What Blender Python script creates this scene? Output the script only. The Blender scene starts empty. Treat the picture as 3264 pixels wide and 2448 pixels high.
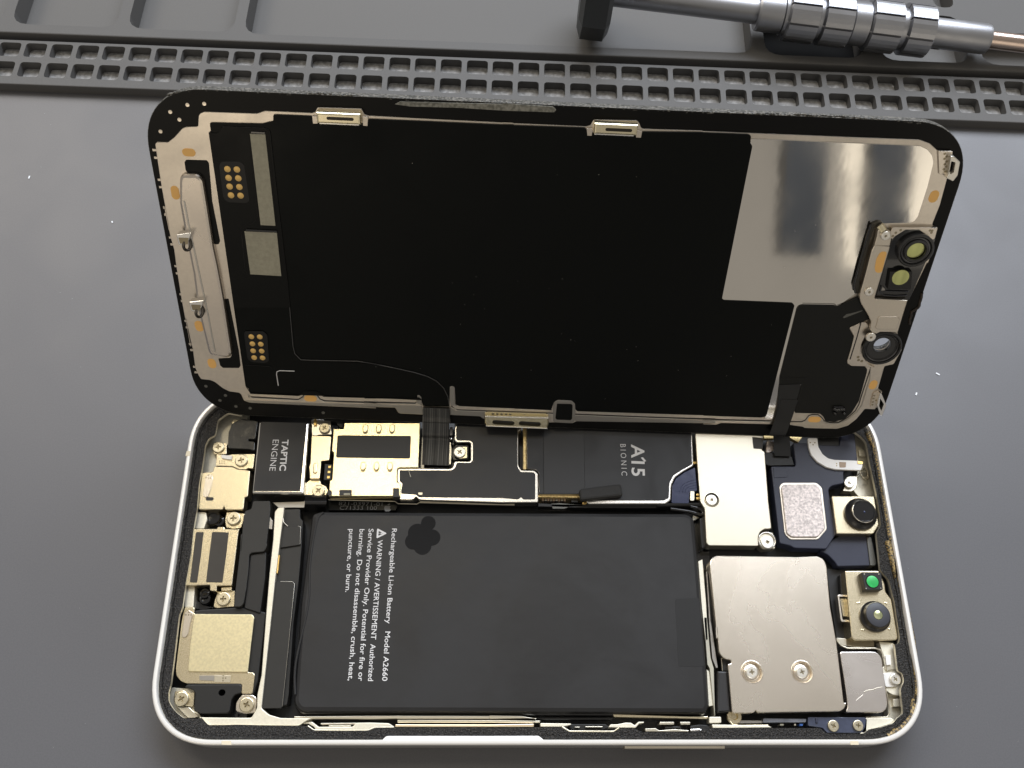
import bpy, bmesh, math, random
from mathutils import Vector, Matrix, Euler
from mathutils.geometry import tessellate_polygon
random.seed(7)
S = 0.1                                   # millimetres -> Blender units (1 unit = 1 cm)
scene = bpy.context.scene
C = scene.collection

# ------------------------------------------------------------------ camera, world, lamps, exposure
cam_d = bpy.data.cameras.new('camera'); cam = bpy.data.objects.new('camera', cam_d); C.objects.link(cam)
cam.location = [v*S for v in [62.8474, -11.9304, 192.7941]]
cam.rotation_euler = [0.432475, -0.026481, -0.002273]
cam_d.sensor_width = 36.0; cam_d.lens = 36.0*2987.39/3264.0
cam_d.clip_start = 0.5; cam_d.clip_end = 2000
scene.camera = cam

world = bpy.data.worlds.new('World'); scene.world = world; world.use_nodes = True
bg = world.node_tree.nodes['Background']
bg.inputs[0].default_value = (1.0, 0.93, 0.83, 1); bg.inputs[1].default_value = 0.35

def area(name, loc, target, size, power, col):
    d = bpy.data.lights.new(name, 'AREA'); d.shape = 'RECTANGLE'; d.size, d.size_y = size
    d.energy = power; d.color = col
    o = bpy.data.objects.new(name, d); C.objects.link(o); o.location = loc
    o.rotation_euler = (Vector(target)-Vector(loc)).to_track_quat('-Z', 'Y').to_euler()
    return o
area('ceiling_lamp_warm', (-11, 46, 120), (3, 5, 0), (20, 14), 9500, (1.0, 0.86, 0.60))
area('ceiling_lamp_cool', (44, 50, 120), (10, 5, 0), (20, 12), 4200, (0.97, 0.96, 0.96))
area('back_sheen_fill', (40, 120, 118), (8, 12, 0), (150, 90), 400000, (0.84, 0.90, 1.0))  # unseen broad panel added at the back to lay sheen on the mat
area('warm_back_fill', (-75, 95, 110), (4, 10, 0), (60, 60), 75000, (1.0, 0.91, 0.78))  # unseen panel added to warm and lift the left side
area('front_fill_left', (-27, -58, 30), (2, 8, 3), (30, 26), 4200, (1.0, 0.86, 0.66))  # unseen panel added in front to brighten the left display chassis
area('front_fill_right', (47, -58, 30), (12, 8, 3), (26, 46), 3400, (1.0, 0.90, 0.74))  # unseen panel added in front to brighten the mirror plate's right side
scene.view_settings.view_transform = 'Standard'; scene.view_settings.look = 'None'
scene.view_settings.exposure = 0.0; scene.view_settings.gamma = 1.0

# ------------------------------------------------------------------ materials
def pbr(name, col, metal=0.0, rough=0.5, ns=None, bump=0.0, var=0.0, rvar=0.0, spec=0.5, coat=0.0, stretch=None, col2=None, nd=3.0, ramp=None, bdist=0.01):
    m = bpy.data.materials.new(name); m.use_nodes = True
    nt = m.node_tree; b = nt.nodes['Principled BSDF']
    b.inputs['Base Color'].default_value = (*col, 1); b.inputs['Metallic'].default_value = metal
    b.inputs['Roughness'].default_value = rough
    b.inputs['Specular IOR Level'].default_value = spec
    b.inputs['Coat Weight'].default_value = coat
    if ns:
        tc = nt.nodes.new('ShaderNodeTexCoord'); mp = nt.nodes.new('ShaderNodeMapping')
        nt.links.new(tc.outputs['Object'], mp.inputs[0])
        if stretch: mp.inputs['Scale'].default_value = stretch
        n = nt.nodes.new('ShaderNodeTexNoise'); n.inputs['Scale'].default_value = ns; n.inputs['Detail'].default_value = nd
        nt.links.new(mp.outputs[0], n.inputs[0])
        if bump:
            bp = nt.nodes.new('ShaderNodeBump'); bp.inputs['Strength'].default_value = bump; bp.inputs['Distance'].default_value = bdist
            nt.links.new(n.outputs[0], bp.inputs['Height']); nt.links.new(bp.outputs[0], b.inputs['Normal'])
        if rvar:
            mr = nt.nodes.new('ShaderNodeMapRange'); mr.inputs[1].default_value = .3; mr.inputs[2].default_value = .7
            mr.inputs[3].default_value = rough-rvar; mr.inputs[4].default_value = rough+rvar
            nt.links.new(n.outputs[0], mr.inputs[0]); nt.links.new(mr.outputs[0], b.inputs['Roughness'])
        if var or col2:
            n2 = nt.nodes.new('ShaderNodeTexNoise'); n2.inputs['Scale'].default_value = ns*(1 if col2 else 0.37); n2.inputs['Detail'].default_value = 4
            nt.links.new(mp.outputs[0], n2.inputs[0])
            r = nt.nodes.new('ShaderNodeValToRGB')
            lo, hi = ramp or (0.35, 0.65)
            r.color_ramp.elements[0].position = lo; r.color_ramp.elements[1].position = hi
            if col2: c0, c1 = col, col2
            else: c0 = [v*(1-var) for v in col]; c1 = [min(1, v*(1+var)) for v in col]
            r.color_ramp.elements[0].color = (*c0, 1); r.color_ramp.elements[1].color = (*c1, 1)
            nt.links.new(n2.outputs[0], r.inputs[0]); nt.links.new(r.outputs[0], b.inputs['Base Color'])
    return m
MT = dict(
 silicone = pbr('grey_silicone', (0.106, 0.107, 0.116), 0, 0.42, 90, 0.12, 0.06, spec=0.5),
 trayfloor = pbr('tray_floor_silicone', (0.125, 0.122, 0.118), 0, 0.62, 90, 0.12, 0.06, spec=0.25),
 pitblack = pbr('dark_tray_black', (0.010, 0.010, 0.010), 0, 0.9, spec=0.03),
 silicone2 = pbr('matt_grey_silicone', (0.102, 0.100, 0.098), 0, 0.62, 90, 0.12, 0.06, spec=0.3),
 silver   = pbr('anodised_aluminium', (0.86, 0.85, 0.83), 1, 0.34, 60, 0.03, 0.02),
 chamfer  = pbr('frame_lip', (0.93, 0.92, 0.90), 0.25, 0.30),
 cream    = pbr('bead_blasted_aluminium', (0.80, 0.76, 0.64), 0.75, 0.50, 70, 0.10, 0.05),
 gasket   = pbr('black_adhesive', (0.008, 0.0075, 0.007), 0, 0.36, 34, 1.0, col2=(0.13, 0.115, 0.10), ramp=(0.52, 0.80), rvar=0.15, bdist=0.05),
 residue  = pbr('dirty_glue', (0.42, 0.30, 0.12), 0, 0.45, 28, 0.7, col2=(0.03, 0.025, 0.02), ramp=(0.42, 0.56), bdist=0.02),
 floor    = pbr('gap_shade_black', (0.018, 0.018, 0.019), 0, 0.55, 20, 0.1),  # near-black paints the shade of the gaps onto the metal floor
 nickel   = pbr('nickel_plate', (0.80, 0.71, 0.51), 1, 0.27, 130, 0.05, 0.05, 0.04),
 nickel2  = pbr('speckled_nickel', (0.76, 0.69, 0.46), 1, 0.38, 55, 0.20, 0.08, 0.05),
 steel    = pbr('stainless_shield', (0.83, 0.765, 0.67), 1, 0.27, 150, 0.03, 0.03, 0.03),
 steelw   = pbr('pale_shield', (0.70, 0.655, 0.54), 1, 0.33, 150, 0.04, 0.02, 0.03),
 pad      = pbr('speckled_pad', (0.56, 0.50, 0.47), 0.85, 0.45, 60, 0.35, 0.28, 0.10),
 chrome   = pbr('polished_steel', (0.88, 0.86, 0.82), 1, 0.20),
 gold     = pbr('gold_pad', (0.95, 0.66, 0.24), 1, 0.38),
 goldpad  = pbr('gold_contact', (0.83, 0.56, 0.20), 0.6, 0.50),
 screw    = pbr('screw_steel', (0.66, 0.60, 0.45), 1, 0.34, 60, 0.15, 0.05),
 screww   = pbr('bright_screw', (0.86, 0.83, 0.76), 1, 0.33, 60, 0.1, 0.04),
 recess   = pbr('screw_recess', (0.30, 0.26, 0.18), 1, 0.35),
 battery  = pbr('battery_wrap', (0.0175, 0.0175, 0.0185), 0, 0.46, 1.6, 0.10, 0.04, bdist=0.05, spec=0.4),
 battery2 = pbr('battery_label_patch', (0.0135, 0.0135, 0.014), 0, 0.5, spec=0.35),
 blob     = pbr('dark_patch', (0.0085, 0.0085, 0.009), 0, 0.7, spec=0.2),
 film     = pbr('black_film', (0.015, 0.0155, 0.0175), 0, 0.42, 2.0, 0.06, 0.05, bdist=0.04, spec=0.4),
 filmg    = pbr('grey_sticker', (0.030, 0.030, 0.030), 0, 0.5, 3.0, 0.05),
 sticker  = pbr('brown_black_sticker', (0.030, 0.026, 0.021), 0, 0.45, 4.0, 0.1, 0.1),
 plastic  = pbr('black_plastic', (0.015, 0.015, 0.015), 0, 0.42, 60, 0.08, spec=0.4),
 plasticb = pbr('blue_black_plastic', (0.022, 0.026, 0.050), 0, 0.42, 120, 0.12, 0.05),
 navy     = pbr('blue_flex', (0.018, 0.026, 0.075), 0.2, 0.22, 3, 0.3),
 gloss    = pbr('gloss_black', (0.010, 0.010, 0.011), 0, 0.12, coat=0.5),
 flex     = pbr('black_flex', (0.010, 0.010, 0.010), 0, 0.34, 5, 0.3, col2=(0.17, 0.17, 0.16), ramp=(0.46, 0.74), stretch=(5, 0.04, 0.04), bdist=0.02),
 text     = pbr('white_print', (0.72, 0.72, 0.73), 0, 0.6),
 textdim  = pbr('grey_print', (0.17, 0.17, 0.17), 0, 0.6),
 glass    = pbr('black_glass', (0.0035, 0.0035, 0.0035), 0, 0.35, spec=0.15),
 scuff    = pbr('scuffed_glass_edge', (0.035, 0.035, 0.030), 0, 0.35, 30, 0.9, col2=(0.20, 0.19, 0.17), ramp=(0.46, 0.62), bdist=0.03),
 foil     = pbr('black_display_foil', (0.0018, 0.0026, 0.0024), 0, 0.40, spec=0.13),
 foil2    = pbr('black_board_cover', (0.0025, 0.0030, 0.0028), 0, 0.36, spec=0.16),
 ring     = pbr('emboss_black', (0.007, 0.007, 0.007), 0, 0.35, spec=0.3),
 chassis  = pbr('display_steel', (0.66, 0.60, 0.52), 1, 0.34, 40, 0.03, 0.03),
 mirror   = pbr('brushed_display_steel', (0.72, 0.69, 0.64), 1, 0.075, 1.6, 0.06, 0.02, rvar=0.025, stretch=(1, .6, 1), bdist=0.02),
 rail     = pbr('dull_rail', (0.36, 0.345, 0.32), 1, 0.42),
 tape     = pbr('conductive_tape', (0.36, 0.345, 0.27), 0.35, 0.55, 40, 0.2, 0.08),
 kapton   = pbr('orange_dot', (0.95, 0.55, 0.17), 0.0, 0.5),
 copper   = pbr('copper', (0.62, 0.36, 0.20), 1, 0.4),
 white    = pbr('white_flex', (0.86, 0.85, 0.83), 0.1, 0.35),
 brown    = pbr('brown_pad', (0.40, 0.30, 0.22), 0.2, 0.5),
 board    = pbr('gold_board_edge', (0.75, 0.58, 0.28), 0.8, 0.45, 60, 0.5, 0.2),
 foam     = pbr('dark_foam', (0.026, 0.026, 0.026), 0, 0.75, 60, 0.5, 0.1),
 clear    = pbr('amber_glass', (0.52, 0.55, 0.22), 0.5, 0.25, 5, 0, 0.35, stretch=(2.0, 0.2, 1)),
 green    = pbr('green_filter', (0.04, 0.55, 0.14), 0.0, 0.30, 14, 0, 0.25),
 lens     = pbr('lens_glass', (0.004, 0.005, 0.008), 0, 0.04, coat=1.0),
 barrel   = pbr('lens_barrel', (0.012, 0.012, 0.013), 0, 0.28),
 barrel2  = pbr('lens_face', (0.045, 0.048, 0.060), 0, 0.45),
 glint    = pbr('lens_glint_tint', (0.72, 0.78, 0.45), 0.7, 0.15, 12, 0, 0.4),
 port     = pbr('glass_window', (0.30, 0.32, 0.36), 0.0, 0.1),
 tool     = pbr('satin_grey_metal', (0.38, 0.385, 0.405), 0.95, 0.37, 150, 0.06, 0.03),
 toolcap  = pbr('dark_cap', (0.060, 0.064, 0.066), 0.3, 0.42),
 bronze   = pbr('bronze_shaft', (0.55, 0.44, 0.38), 1, 0.24, 60, 0.05, 0.05, stretch=(0.2, 1, 1)),
 lint     = pbr('white_lint', (0.75, 0.78, 0.82), 0, 0.8),
 gloss2   = pbr('smoky_film', (0.025, 0.025, 0.024), 0, 0.25, 3, 0.3, bdist=0.04, coat=0.2),
 film2    = pbr('matt_black_film', (0.022, 0.0215, 0.020), 0, 0.46, 2.5, 0.08, 0.05, bdist=0.04, spec=0.4),
 goldsh   = pbr('gold_tinted_shield', (0.86, 0.78, 0.52), 1, 0.27, 130, 0.06, 0.03, 0.03),
 chrome2  = pbr('bright_shield_edge', (0.90, 0.88, 0.84), 1, 0.26),
 steel2   = pbr('rosy_shield', (0.79, 0.745, 0.71), 1, 0.27, 5, 0.10, 0.03),
 cream2   = pbr('dull_cream', (0.50, 0.48, 0.40), 0.6, 0.5),
 rail2    = pbr('smoked_wall', (0.13, 0.13, 0.12), 0.4, 0.4),
 foam2    = pbr('shiny_foam', (0.024, 0.024, 0.026), 0, 0.38, 20, 0.4, stretch=(4, .2, 1)),
 nickel3  = pbr('peach_rail', (0.86, 0.72, 0.52), 1, 0.35),
 smoke    = pbr('smoke_plastic', (0.16, 0.17, 0.20), 0.2, 0.3, 10, 0.1, 0.3),
 bluechip = pbr('blue_chip', (0.05, 0.14, 0.45), 0.1, 0.3),
 plastbl  = pbr('translucent_blue', (0.055, 0.065, 0.105), 0.1, 0.3, 20, 0.1, 0.12),
 port2    = pbr('clear_window', (0.95, 0.97, 1.0), 0, 0.0),
 scuff2   = pbr('pale_glue', (0.30, 0.295, 0.26), 0, 0.5, 16, 0.5, col2=(0.12, 0.12, 0.10), bdist=0.02),
 residue2 = pbr('dark_glue', (0.05, 0.032, 0.020), 0, 0.5, 25, 0.6, col2=(0.012, 0.010, 0.009), bdist=0.02),
 chassis2 = pbr('pressed_steel', (0.66, 0.60, 0.53), 1, 0.30, 40, 0.03, 0.02),
 seam     = pbr('glossy_seam', (0.12, 0.12, 0.12), 0.5, 0.3),
 nickelb  = pbr('clip_nickel', (0.82, 0.74, 0.52), 1, 0.27),
 recess2  = pbr('dark_slot', (0.03, 0.025, 0.02), 0.5, 0.4),
 rail3    = pbr('rail_highlight', (0.62, 0.60, 0.55), 1, 0.3),
 foil3    = pbr('sensor_board_black', (0.0065, 0.0070, 0.0062), 0, 0.40, spec=0.25),
 barrel3  = pbr('ring_plastic', (0.020, 0.020, 0.021), 0, 0.22, 10, 0.1),
 smoke2   = pbr('smoked_ring', (0.09, 0.09, 0.095), 0.3, 0.25, 6, 0.2, 0.5),
 bracket  = pbr('bracket_steel', (0.66, 0.60, 0.51), 1, 0.36, 80, 0.03, 0.02),
 smokewall= pbr('receiver_plastic', (0.030, 0.026, 0.018), 0.2, 0.35),
 clearish = pbr('bright_hook', (0.62, 0.60, 0.55), 0.9, 0.3),
 flexm    = pbr('matt_flex', (0.014, 0.015, 0.016), 0, 0.5, spec=0.4),
 post     = pbr('dark_post', (0.03, 0.034, 0.04), 0, 0.5),
 seamd    = pbr('dark_seam', (0.004, 0.004, 0.004), 0, 0.6),
 gunmetal = pbr('gunmetal', (0.12, 0.11, 0.10), 1, 0.3),
 filmp    = pbr('black_film_patch', (0.0165, 0.017, 0.019), 0, 0.40, spec=0.4),
 wallm    = pbr('room_paint', (0.5, 0.47, 0.42), 0, 0.9),
)

def smudge(key, scale, lo, hi):
    # uneven sheen from handling: slow roughness changes over the surface
    nt = MT[key].node_tree; b = nt.nodes['Principled BSDF']; tc = nt.nodes.new('ShaderNodeTexCoord')
    n = nt.nodes.new('ShaderNodeTexNoise'); n.inputs['Scale'].default_value = scale; n.inputs['Detail'].default_value = 6; n.inputs['Distortion'].default_value = 0.8
    mr = nt.nodes.new('ShaderNodeMapRange'); mr.inputs[1].default_value = .35; mr.inputs[2].default_value = .65; mr.inputs[3].default_value = lo; mr.inputs[4].default_value = hi
    nt.links.new(tc.outputs['Object'], n.inputs[0]); nt.links.new(n.outputs[0], mr.inputs[0]); nt.links.new(mr.outputs[0], b.inputs['Roughness'])
for k_, sc_, lo_, hi_ in (('silicone', .35, .39, .45), ('battery', .6, .38, .54), ('foil', .5, .28, .50), ('foil2', .6, .28, .48), ('film', .8, .34, .50), ('steel', .5, .26, .29), ('steel2', .8, .25, .29), ('chassis', .6, .27, .40), ('chassis2', .6, .24, .36), ('tool', .9, .33, .43)):
    smudge(k_, sc_, lo_, hi_)
MT['port2'].node_tree.nodes['Principled BSDF'].inputs['Transmission Weight'].default_value = 1.0
MT['port2'].node_tree.nodes['Principled BSDF'].inputs['IOR'].default_value = 1.05
# ------------------------------------------------------------------ mesh helpers (all sizes in mm)
def me_obj(name, verts, faces, m, parent=None, smooth=False, mats=None, midx=None):
    me = bpy.data.meshes.new(name)
    me.from_pydata([tuple(c*S for c in v) for v in verts], [], faces)
    me.materials.append(m if not isinstance(m, str) else MT[m])
    for e in (mats or []): me.materials.append(MT[e])
    if midx: me.polygons.foreach_set('material_index', midx)
    if smooth: me.polygons.foreach_set('use_smooth', [True]*len(faces))
    me.update()
    o = bpy.data.objects.new(name, me); C.objects.link(o)
    if parent: o.parent = parent
    return o
def thing(name, label, cat, loc=(0, 0, 0), kind=None):
    o = bpy.data.objects.new(name, None); C.objects.link(o); o.location = [v*S for v in loc]
    o.empty_display_size = 0.1
    if label: o['label'] = label
    if cat: o['category'] = cat
    if kind: o['kind'] = kind
    return o
def copyof(o, loc=None, rot=None, parent=None):
    c = o.copy(); C.objects.link(c)
    if loc: c.location = [v*S for v in loc]
    if rot is not None: c.rotation_euler = (0, 0, rot)
    c.parent = parent or o.parent
    for ch in o.children:
        d = ch.copy(); C.objects.link(d); d.parent = c
    return c
def area2(p): return sum(p[i-1][0]*p[i][1]-p[i][0]*p[i-1][1] for i in range(len(p)))/2
def fillet(p, r, n=4):
    if r <= 0: return list(p)
    out = []; L = len(p)
    for i in range(L):
        a, b, c = Vector(p[i-1]), Vector(p[i]), Vector(p[(i+1) % L])
        u, v = a-b, c-b; lu, lv = u.length, v.length
        if lu < 1e-6 or lv < 1e-6: continue
        if u.angle(v) > math.radians(168): out.append(tuple(b)); continue
        t = min(r, lu*0.45, lv*0.45)
        s, e = b+u/lu*t, b+v/lv*t
        for k in range(n+1):
            w = k/n; q = s*(1-w)**2 + b*2*w*(1-w) + e*w*w
            out.append((q.x, q.y))
    return out
def inset(p, d):
    if area2(p) < 0: p = p[::-1]
    out = []; L = len(p)
    for i in range(L):
        a, b, c = Vector(p[i-1]), Vector(p[i]), Vector(p[(i+1) % L])
        u, v = (b-a), (c-b)
        if u.length < 1e-6: u = v
        if v.length < 1e-6: v = u
        n1 = Vector((-u.y, u.x)).normalized(); n2 = Vector((-v.y, v.x)).normalized()
        n = n1+n2
        if n.length < 1e-3: n = n1
        n.normalize(); k = max(0.35, n.dot(n1))
        q = b+n*(d/k); out.append((q.x, q.y))
    return out
def cap_pt(cx, cy, w, h, a=0.0, n=8):
    # stadium / circle outline
    r = min(w, h)/2; pts = []
    if w >= h: cs = [(w/2-r, 0, -90), (-(w/2-r), 0, 90)]
    else: cs = [(0, h/2-r, 0), (0, -(h/2-r), 180)]
    for x, y, a0 in cs:
        for k in range(n+1):
            t = math.radians(a0+180*k/n); pts.append((x+r*math.cos(t), y+r*math.sin(t)))
    ca, sa = math.cos(a), math.sin(a)
    return [(cx+x*ca-y*sa, cy+x*sa+y*ca) for x, y in pts]
def plate(name, par, pts, z0, z1, m, bev=0.06, r=0.25, holes=(), edge=None, hr=None, smooth=False):
    p = fillet(pts, r)
    if area2(p) < 0: p = p[::-1]
    hs = []
    for h in holes:
        h = fillet(h, r if hr is None else hr)
        if area2(h) > 0: h = h[::-1]
        hs.append(h)
    V = []; F = []; MI = []
    rings = [(0, z0), (0, z1-bev), (bev*0.3, z1-bev*0.3), (bev, z1)] if bev > 0 else [(0, z0), (0, z1)]
    L = len(p)
    for d, z in rings:
        q = inset(p, d) if d else p
        V += [(x, y, z) for x, y in q]
    for k in range(len(rings)-1):
        for i in range(L):
            j = (i+1) % L; F.append((k*L+i, k*L+j, (k+1)*L+j, (k+1)*L+i)); MI.append(1 if edge else 0)
    top0 = (len(rings)-1)*L
    idx = list(range(top0, top0+L)); polys = [[Vector(V[i]) for i in idx]]
    for h in hs:
        b0 = len(V); V += [(x, y, z1) for x, y in h]; hi = list(range(b0, len(V))); idx += hi
        polys.append([Vector(V[i]) for i in hi])
        b1 = len(V); V += [(x, y, z0) for x, y in h]; n = len(h)
        for i in range(n):
            j = (i+1) % n; F.append((b0+j, b0+i, b1+i, b1+j)[::-1]); MI.append(1 if edge else 0)
    for t in tessellate_polygon(polys):
        a, b, c = (idx[i] for i in t)
        A, Bv, Cv = Vector(V[a]), Vector(V[b]), Vector(V[c])
        if (Bv-A).cross(Cv-A).z < 0: a, c = c, a
        F.append((a, b, c)); MI.append(0)
    o = me_obj(name, V, F, m, par, smooth, [edge] if edge else None, MI if edge else None)
    return o
def box(name, par, x0, x1, y0, y1, z0, z1, m, bev=0.06, r=0.0):
    return plate(name, par, [(x0, y0), (x1, y0), (x1, y1), (x0, y1)], z0, z1, m, bev, r)
def lathe(name, par, prof, c, m, n=32, mats=None, band=None, smooth=True):
    V = []; F = []; MI = []
    for r, z in prof:
        for k in range(n):
            t = 2*math.pi*k/n; V.append((c[0]+r*math.cos(t), c[1]+r*math.sin(t), z))
    for k in range(len(prof)-1):
        for i in range(n):
            j = (i+1) % n; F.append((k*n+i, k*n+j, (k+1)*n+j, (k+1)*n+i)); MI.append(band[k] if band else 0)
    F.append(tuple(range((len(prof)-1)*n, len(prof)*n))); MI.append(band[-1] if band else 0)
    o = me_obj(name, V, F, m, par, smooth, mats, MI if mats else None)
    if smooth:
        try: o.data.set_sharp_from_angle(angle=math.radians(35))
        except Exception: pass
    return o
def ribbon(name, par, path, width_dir, w, th, m, smooth=True):
    # flat cable: path of 3-D points, swept sideways along width_dir by +-w/2
    wd = Vector(width_dir).normalized()*w/2; V = []; F = []; n = len(path)
    P = [Vector(q) for q in path]
    for i, q in enumerate(P):
        t = (P[min(i+1, n-1)]-P[max(i-1, 0)]).normalized(); nn = t.cross(wd).normalized()*th/2
        V += [tuple(q-wd-nn), tuple(q+wd-nn), tuple(q+wd+nn), tuple(q-wd+nn)]
    for i in range(n-1):
        a = i*4; b = a+4
        for k in range(4): F.append((a+k, a+(k+1) % 4, b+(k+1) % 4, b+k))
    F.append((3, 2, 1, 0)); F.append(tuple(range((n-1)*4, n*4)))
    return me_obj(name, V, F, m, par, False)
def tube(name, par, path, r, m, n=6, closed=False):
    P = [Vector(q) for q in path]; V = []; F = []; L = len(P)
    for i, q in enumerate(P):
        t = (P[(i+1) % L]-P[i-1]) if closed else (P[min(i+1, L-1)]-P[max(i-1, 0)])
        t.normalize(); s = t.cross(Vector((0.01, 0.02, 1))).normalized(); u = s.cross(t).normalized()
        for k in range(n):
            a = 2*math.pi*k/n; V.append(tuple(q+(s*math.cos(a)+u*math.sin(a))*r))
    for i in range(L if closed else L-1):
        j = (i+1) % L
        for k in range(n):
            l = (k+1) % n; F.append((i*n+k, i*n+l, j*n+l, j*n+k))
    return me_obj(name, V, F, m, par, True)
def line(name, par, pts, z, r, m, closed=False):
    return tube(name, par, [(x, y, z) for x, y in pts], r, m, 5, closed)
def bez(P, n=12):
    # smooth path through control points (Catmull-Rom)
    P = [Vector(p) for p in P]; out = []
    for i in range(len(P)-1):
        a, b, c, d = P[max(i-1, 0)], P[i], P[i+1], P[min(i+2, len(P)-1)]
        for k in range(n):
            t = k/n; out.append(0.5*((2*b)+(c-a)*t+(2*a-5*b+4*c-d)*t*t+(3*b-a-3*c+d)*t**3))
    out.append(P[-1]); return [tuple(v) for v in out]
def text(name, par, s, start, end, cap, z, m, th=0.012, bold=0.0, space=1.0):
    cu = bpy.data.curves.new('t', 'FONT'); cu.body = s; cu.size = 1.0; cu.offset = bold; cu.space_character = space; cu.resolution_u = 3
    cu.extrude = 0.0
    o = bpy.data.objects.new('t', cu); C.objects.link(o); bpy.context.view_layer.update()
    me = bpy.data.meshes.new_from_object(o.evaluated_get(bpy.context.evaluated_depsgraph_get()))
    bpy.data.objects.remove(o); bpy.data.curves.remove(cu)
    xs = [v.co.x for v in me.vertices]; x0, x1 = min(xs), max(xs); ys = [v.co.y for v in me.vertices]
    a, b = Vector(start), Vector(end); d = (b-a); L = d.length; d.normalize(); u = Vector((-d.y, d.x))
    kx = L/(x1-x0); ky = cap/0.70
    for v in me.vertices:
        q = a+d*((v.co.x-x0)*kx)+u*(v.co.y*ky); v.co = (q.x*S, q.y*S, z*S)
    # face up
    bm = bmesh.new(); bm.from_mesh(me)
    for f in bm.faces:
        f.normal_update()
        if f.normal.z < 0: f.normal_flip()
    bm.to_mesh(me); bm.free()
    me.name = name; me.materials.clear(); me.materials.append(MT[m])
    ob = bpy.data.objects.new(name, me); C.objects.link(ob); ob.parent = par; ob['kind'] = 'stuff'
    return ob
def cross_pts(r, a=0.3, rot=0.0):
    w = r*a; p = [(w, w), (w, r), (-w, r), (-w, w), (-r, w), (-r, -w), (-w, -w), (-w, -r), (w, -r), (w, -w), (r, -w), (r, w)]
    c, s = math.cos(rot), math.sin(rot); return [(x*c-y*s, x*s+y*c) for x, y in p]
_scr = {}
def screw(par, c, z, R, m='screw', h=0.55, rot=None, style='cross'):
    key = (m, style)
    if key not in _scr:
        circ = [(math.cos(2*math.pi*k/28), math.sin(2*math.pi*k/28)) for k in range(28)]
        V = []; F = []; MI = []
        prof = [(1.0, -0.55), (1.0, -0.14), (0.95, -0.04), (0.86, 0.0)]
        for r, zz in prof: V += [(x*r, y*r, zz) for x, y in circ]
        for k in range(3):
            for i in range(28):
                j = (i+1) % 28; F.append((k*28+i, k*28+j, (k+1)*28+j, (k+1)*28+i)); MI.append(0)
        hole = fillet(cross_pts(0.46 if style == 'cross' else 0.30, 0.27 if style == 'cross' else 0.45, 0), 0.05, 2)
        if area2(hole) > 0: hole = hole[::-1]
        b0 = len(V); V += [(x, y, 0.0) for x, y in hole]; n = len(hole); b1 = len(V); V += [(x*0.72, y*0.72, -0.30) for x, y in hole]
        for i in range(n):
            j = (i+1) % n; F.append((b0+i, b0+j, b1+j, b1+i)[::-1]); MI.append(0)
        F.append(tuple(range(b1, b1+n))[::-1]); MI.append(1)
        idx = list(range(84, 112))+list(range(b0, b0+n))
        for t in tessellate_polygon([[Vector(V[i]) for i in range(84, 112)], [Vector(V[i]) for i in range(b0, b0+n)]]):
            a, b, cc = (idx[i] for i in t)
            if (Vector(V[b])-Vector(V[a])).cross(Vector(V[cc])-Vector(V[a])).z < 0: a, cc = cc, a
            F.append((a, b, cc)); MI.append(0)
        o = me_obj('screw', V, F, m, None, False, ['recess'], MI); _scr[key] = o.data; bpy.data.objects.remove(o)
    o = bpy.data.objects.new('screw', _scr[key]); C.objects.link(o); o.parent = par
    o.location = (c[0]*S, c[1]*S, z*S); o.scale = (R, R, 1.0*R*0.8); o.rotation_euler = (0, 0, random.uniform(0, 1.5) if rot is None else rot)
    return o
def rrect(L, W, R, n=10, p=2.3, x0=0, y0=0):
    out = []
    for cx, cy, a0 in ((L-R, W-R, 0), (R, W-R, 90), (R, R, 180), (L-R, R, 270)):
        for i in range(n+1):
            a = math.radians(a0+90*i/n); c, s = math.cos(a), math.sin(a)
            out.append((x0+cx+R*math.copysign(abs(c)**(2/p), c), y0+cy+R*math.copysign(abs(s)**(2/p), s)))
    return out

# ------------------------------------------------------------------ the mat on the bench
mat = thing('work_mat', 'grey silicone repair mat with a strip of small square pockets and recessed trays', None, kind='structure')
mat.rotation_euler = (0, 0, math.radians(-1.6))
me_obj('mat_sheet', [(-330, -220, 0), (450, -220, 0), (450, 175.6, 0), (-330, 175.6, 0)], [(0, 1, 2, 3)], 'silicone', mat)
me_obj('tray_floor', [(-330, 175, -3), (450, 175, -3), (450, 420, -3), (-330, 420, -3)], [(0, 1, 2, 3)], 'trayfloor', mat)
PX0, PITCH = -64.6, 6.835
cells = []
for k in range(-9, 47):
    x = PX0+PITCH*k
    for yb, yt in ((160.6, 165.5), (167.3, 172.0)):
        j = random.uniform(-.06, .06)
        cells.append([(x+j, yb), (x+5.55+j, yb), (x+5.55+j, yt), (x+j, yt)])
strip_x = (-128, 257)
o = plate('pocket_strip', mat, [(strip_x[0], 158.0), (strip_x[1], 158.0), (strip_x[1], 173.0), (strip_x[0], 173.0)], 0, 2.6, 'silicone2', 0.25, 1.0, cells, hr=1.0)
dust = pbr('dusty_silicone', (0.25, 0.25, 0.25), 0, 0.75, 9, 0.3, col2=(0.50, 0.50, 0.505), ramp=(0.38, 0.72)); MT['dust'] = dust
me_obj('pocket_floor', [(strip_x[0]+2, 159, 0.06), (strip_x[1]-2, 159, 0.06), (strip_x[1]-2, 172.6, 0.06), (strip_x[0]+2, 172.6, 0.06)], [(0, 1, 2, 3)], 'dust', mat)
def rc(x0, x1, y0, y1): return [(x0, y0), (x1, y0), (x1, y1), (x0, y1)]
trays = [rc(-104, -73, 178.2, 240), rc(-70.2, -42.3, 178.2, 225), rc(-39.4, -11.2, 178.2, 225), rc(-8.4, 128.2, 177.9, 250), rc(131.6, 158.4, 177.7, 193.5),
         rc(163.2, 187.0, 177.4, 194.5), rc(190.6, 252, 177.2, 189.0), rc(180.6, 186.2, 197.6, 240)]
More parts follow.
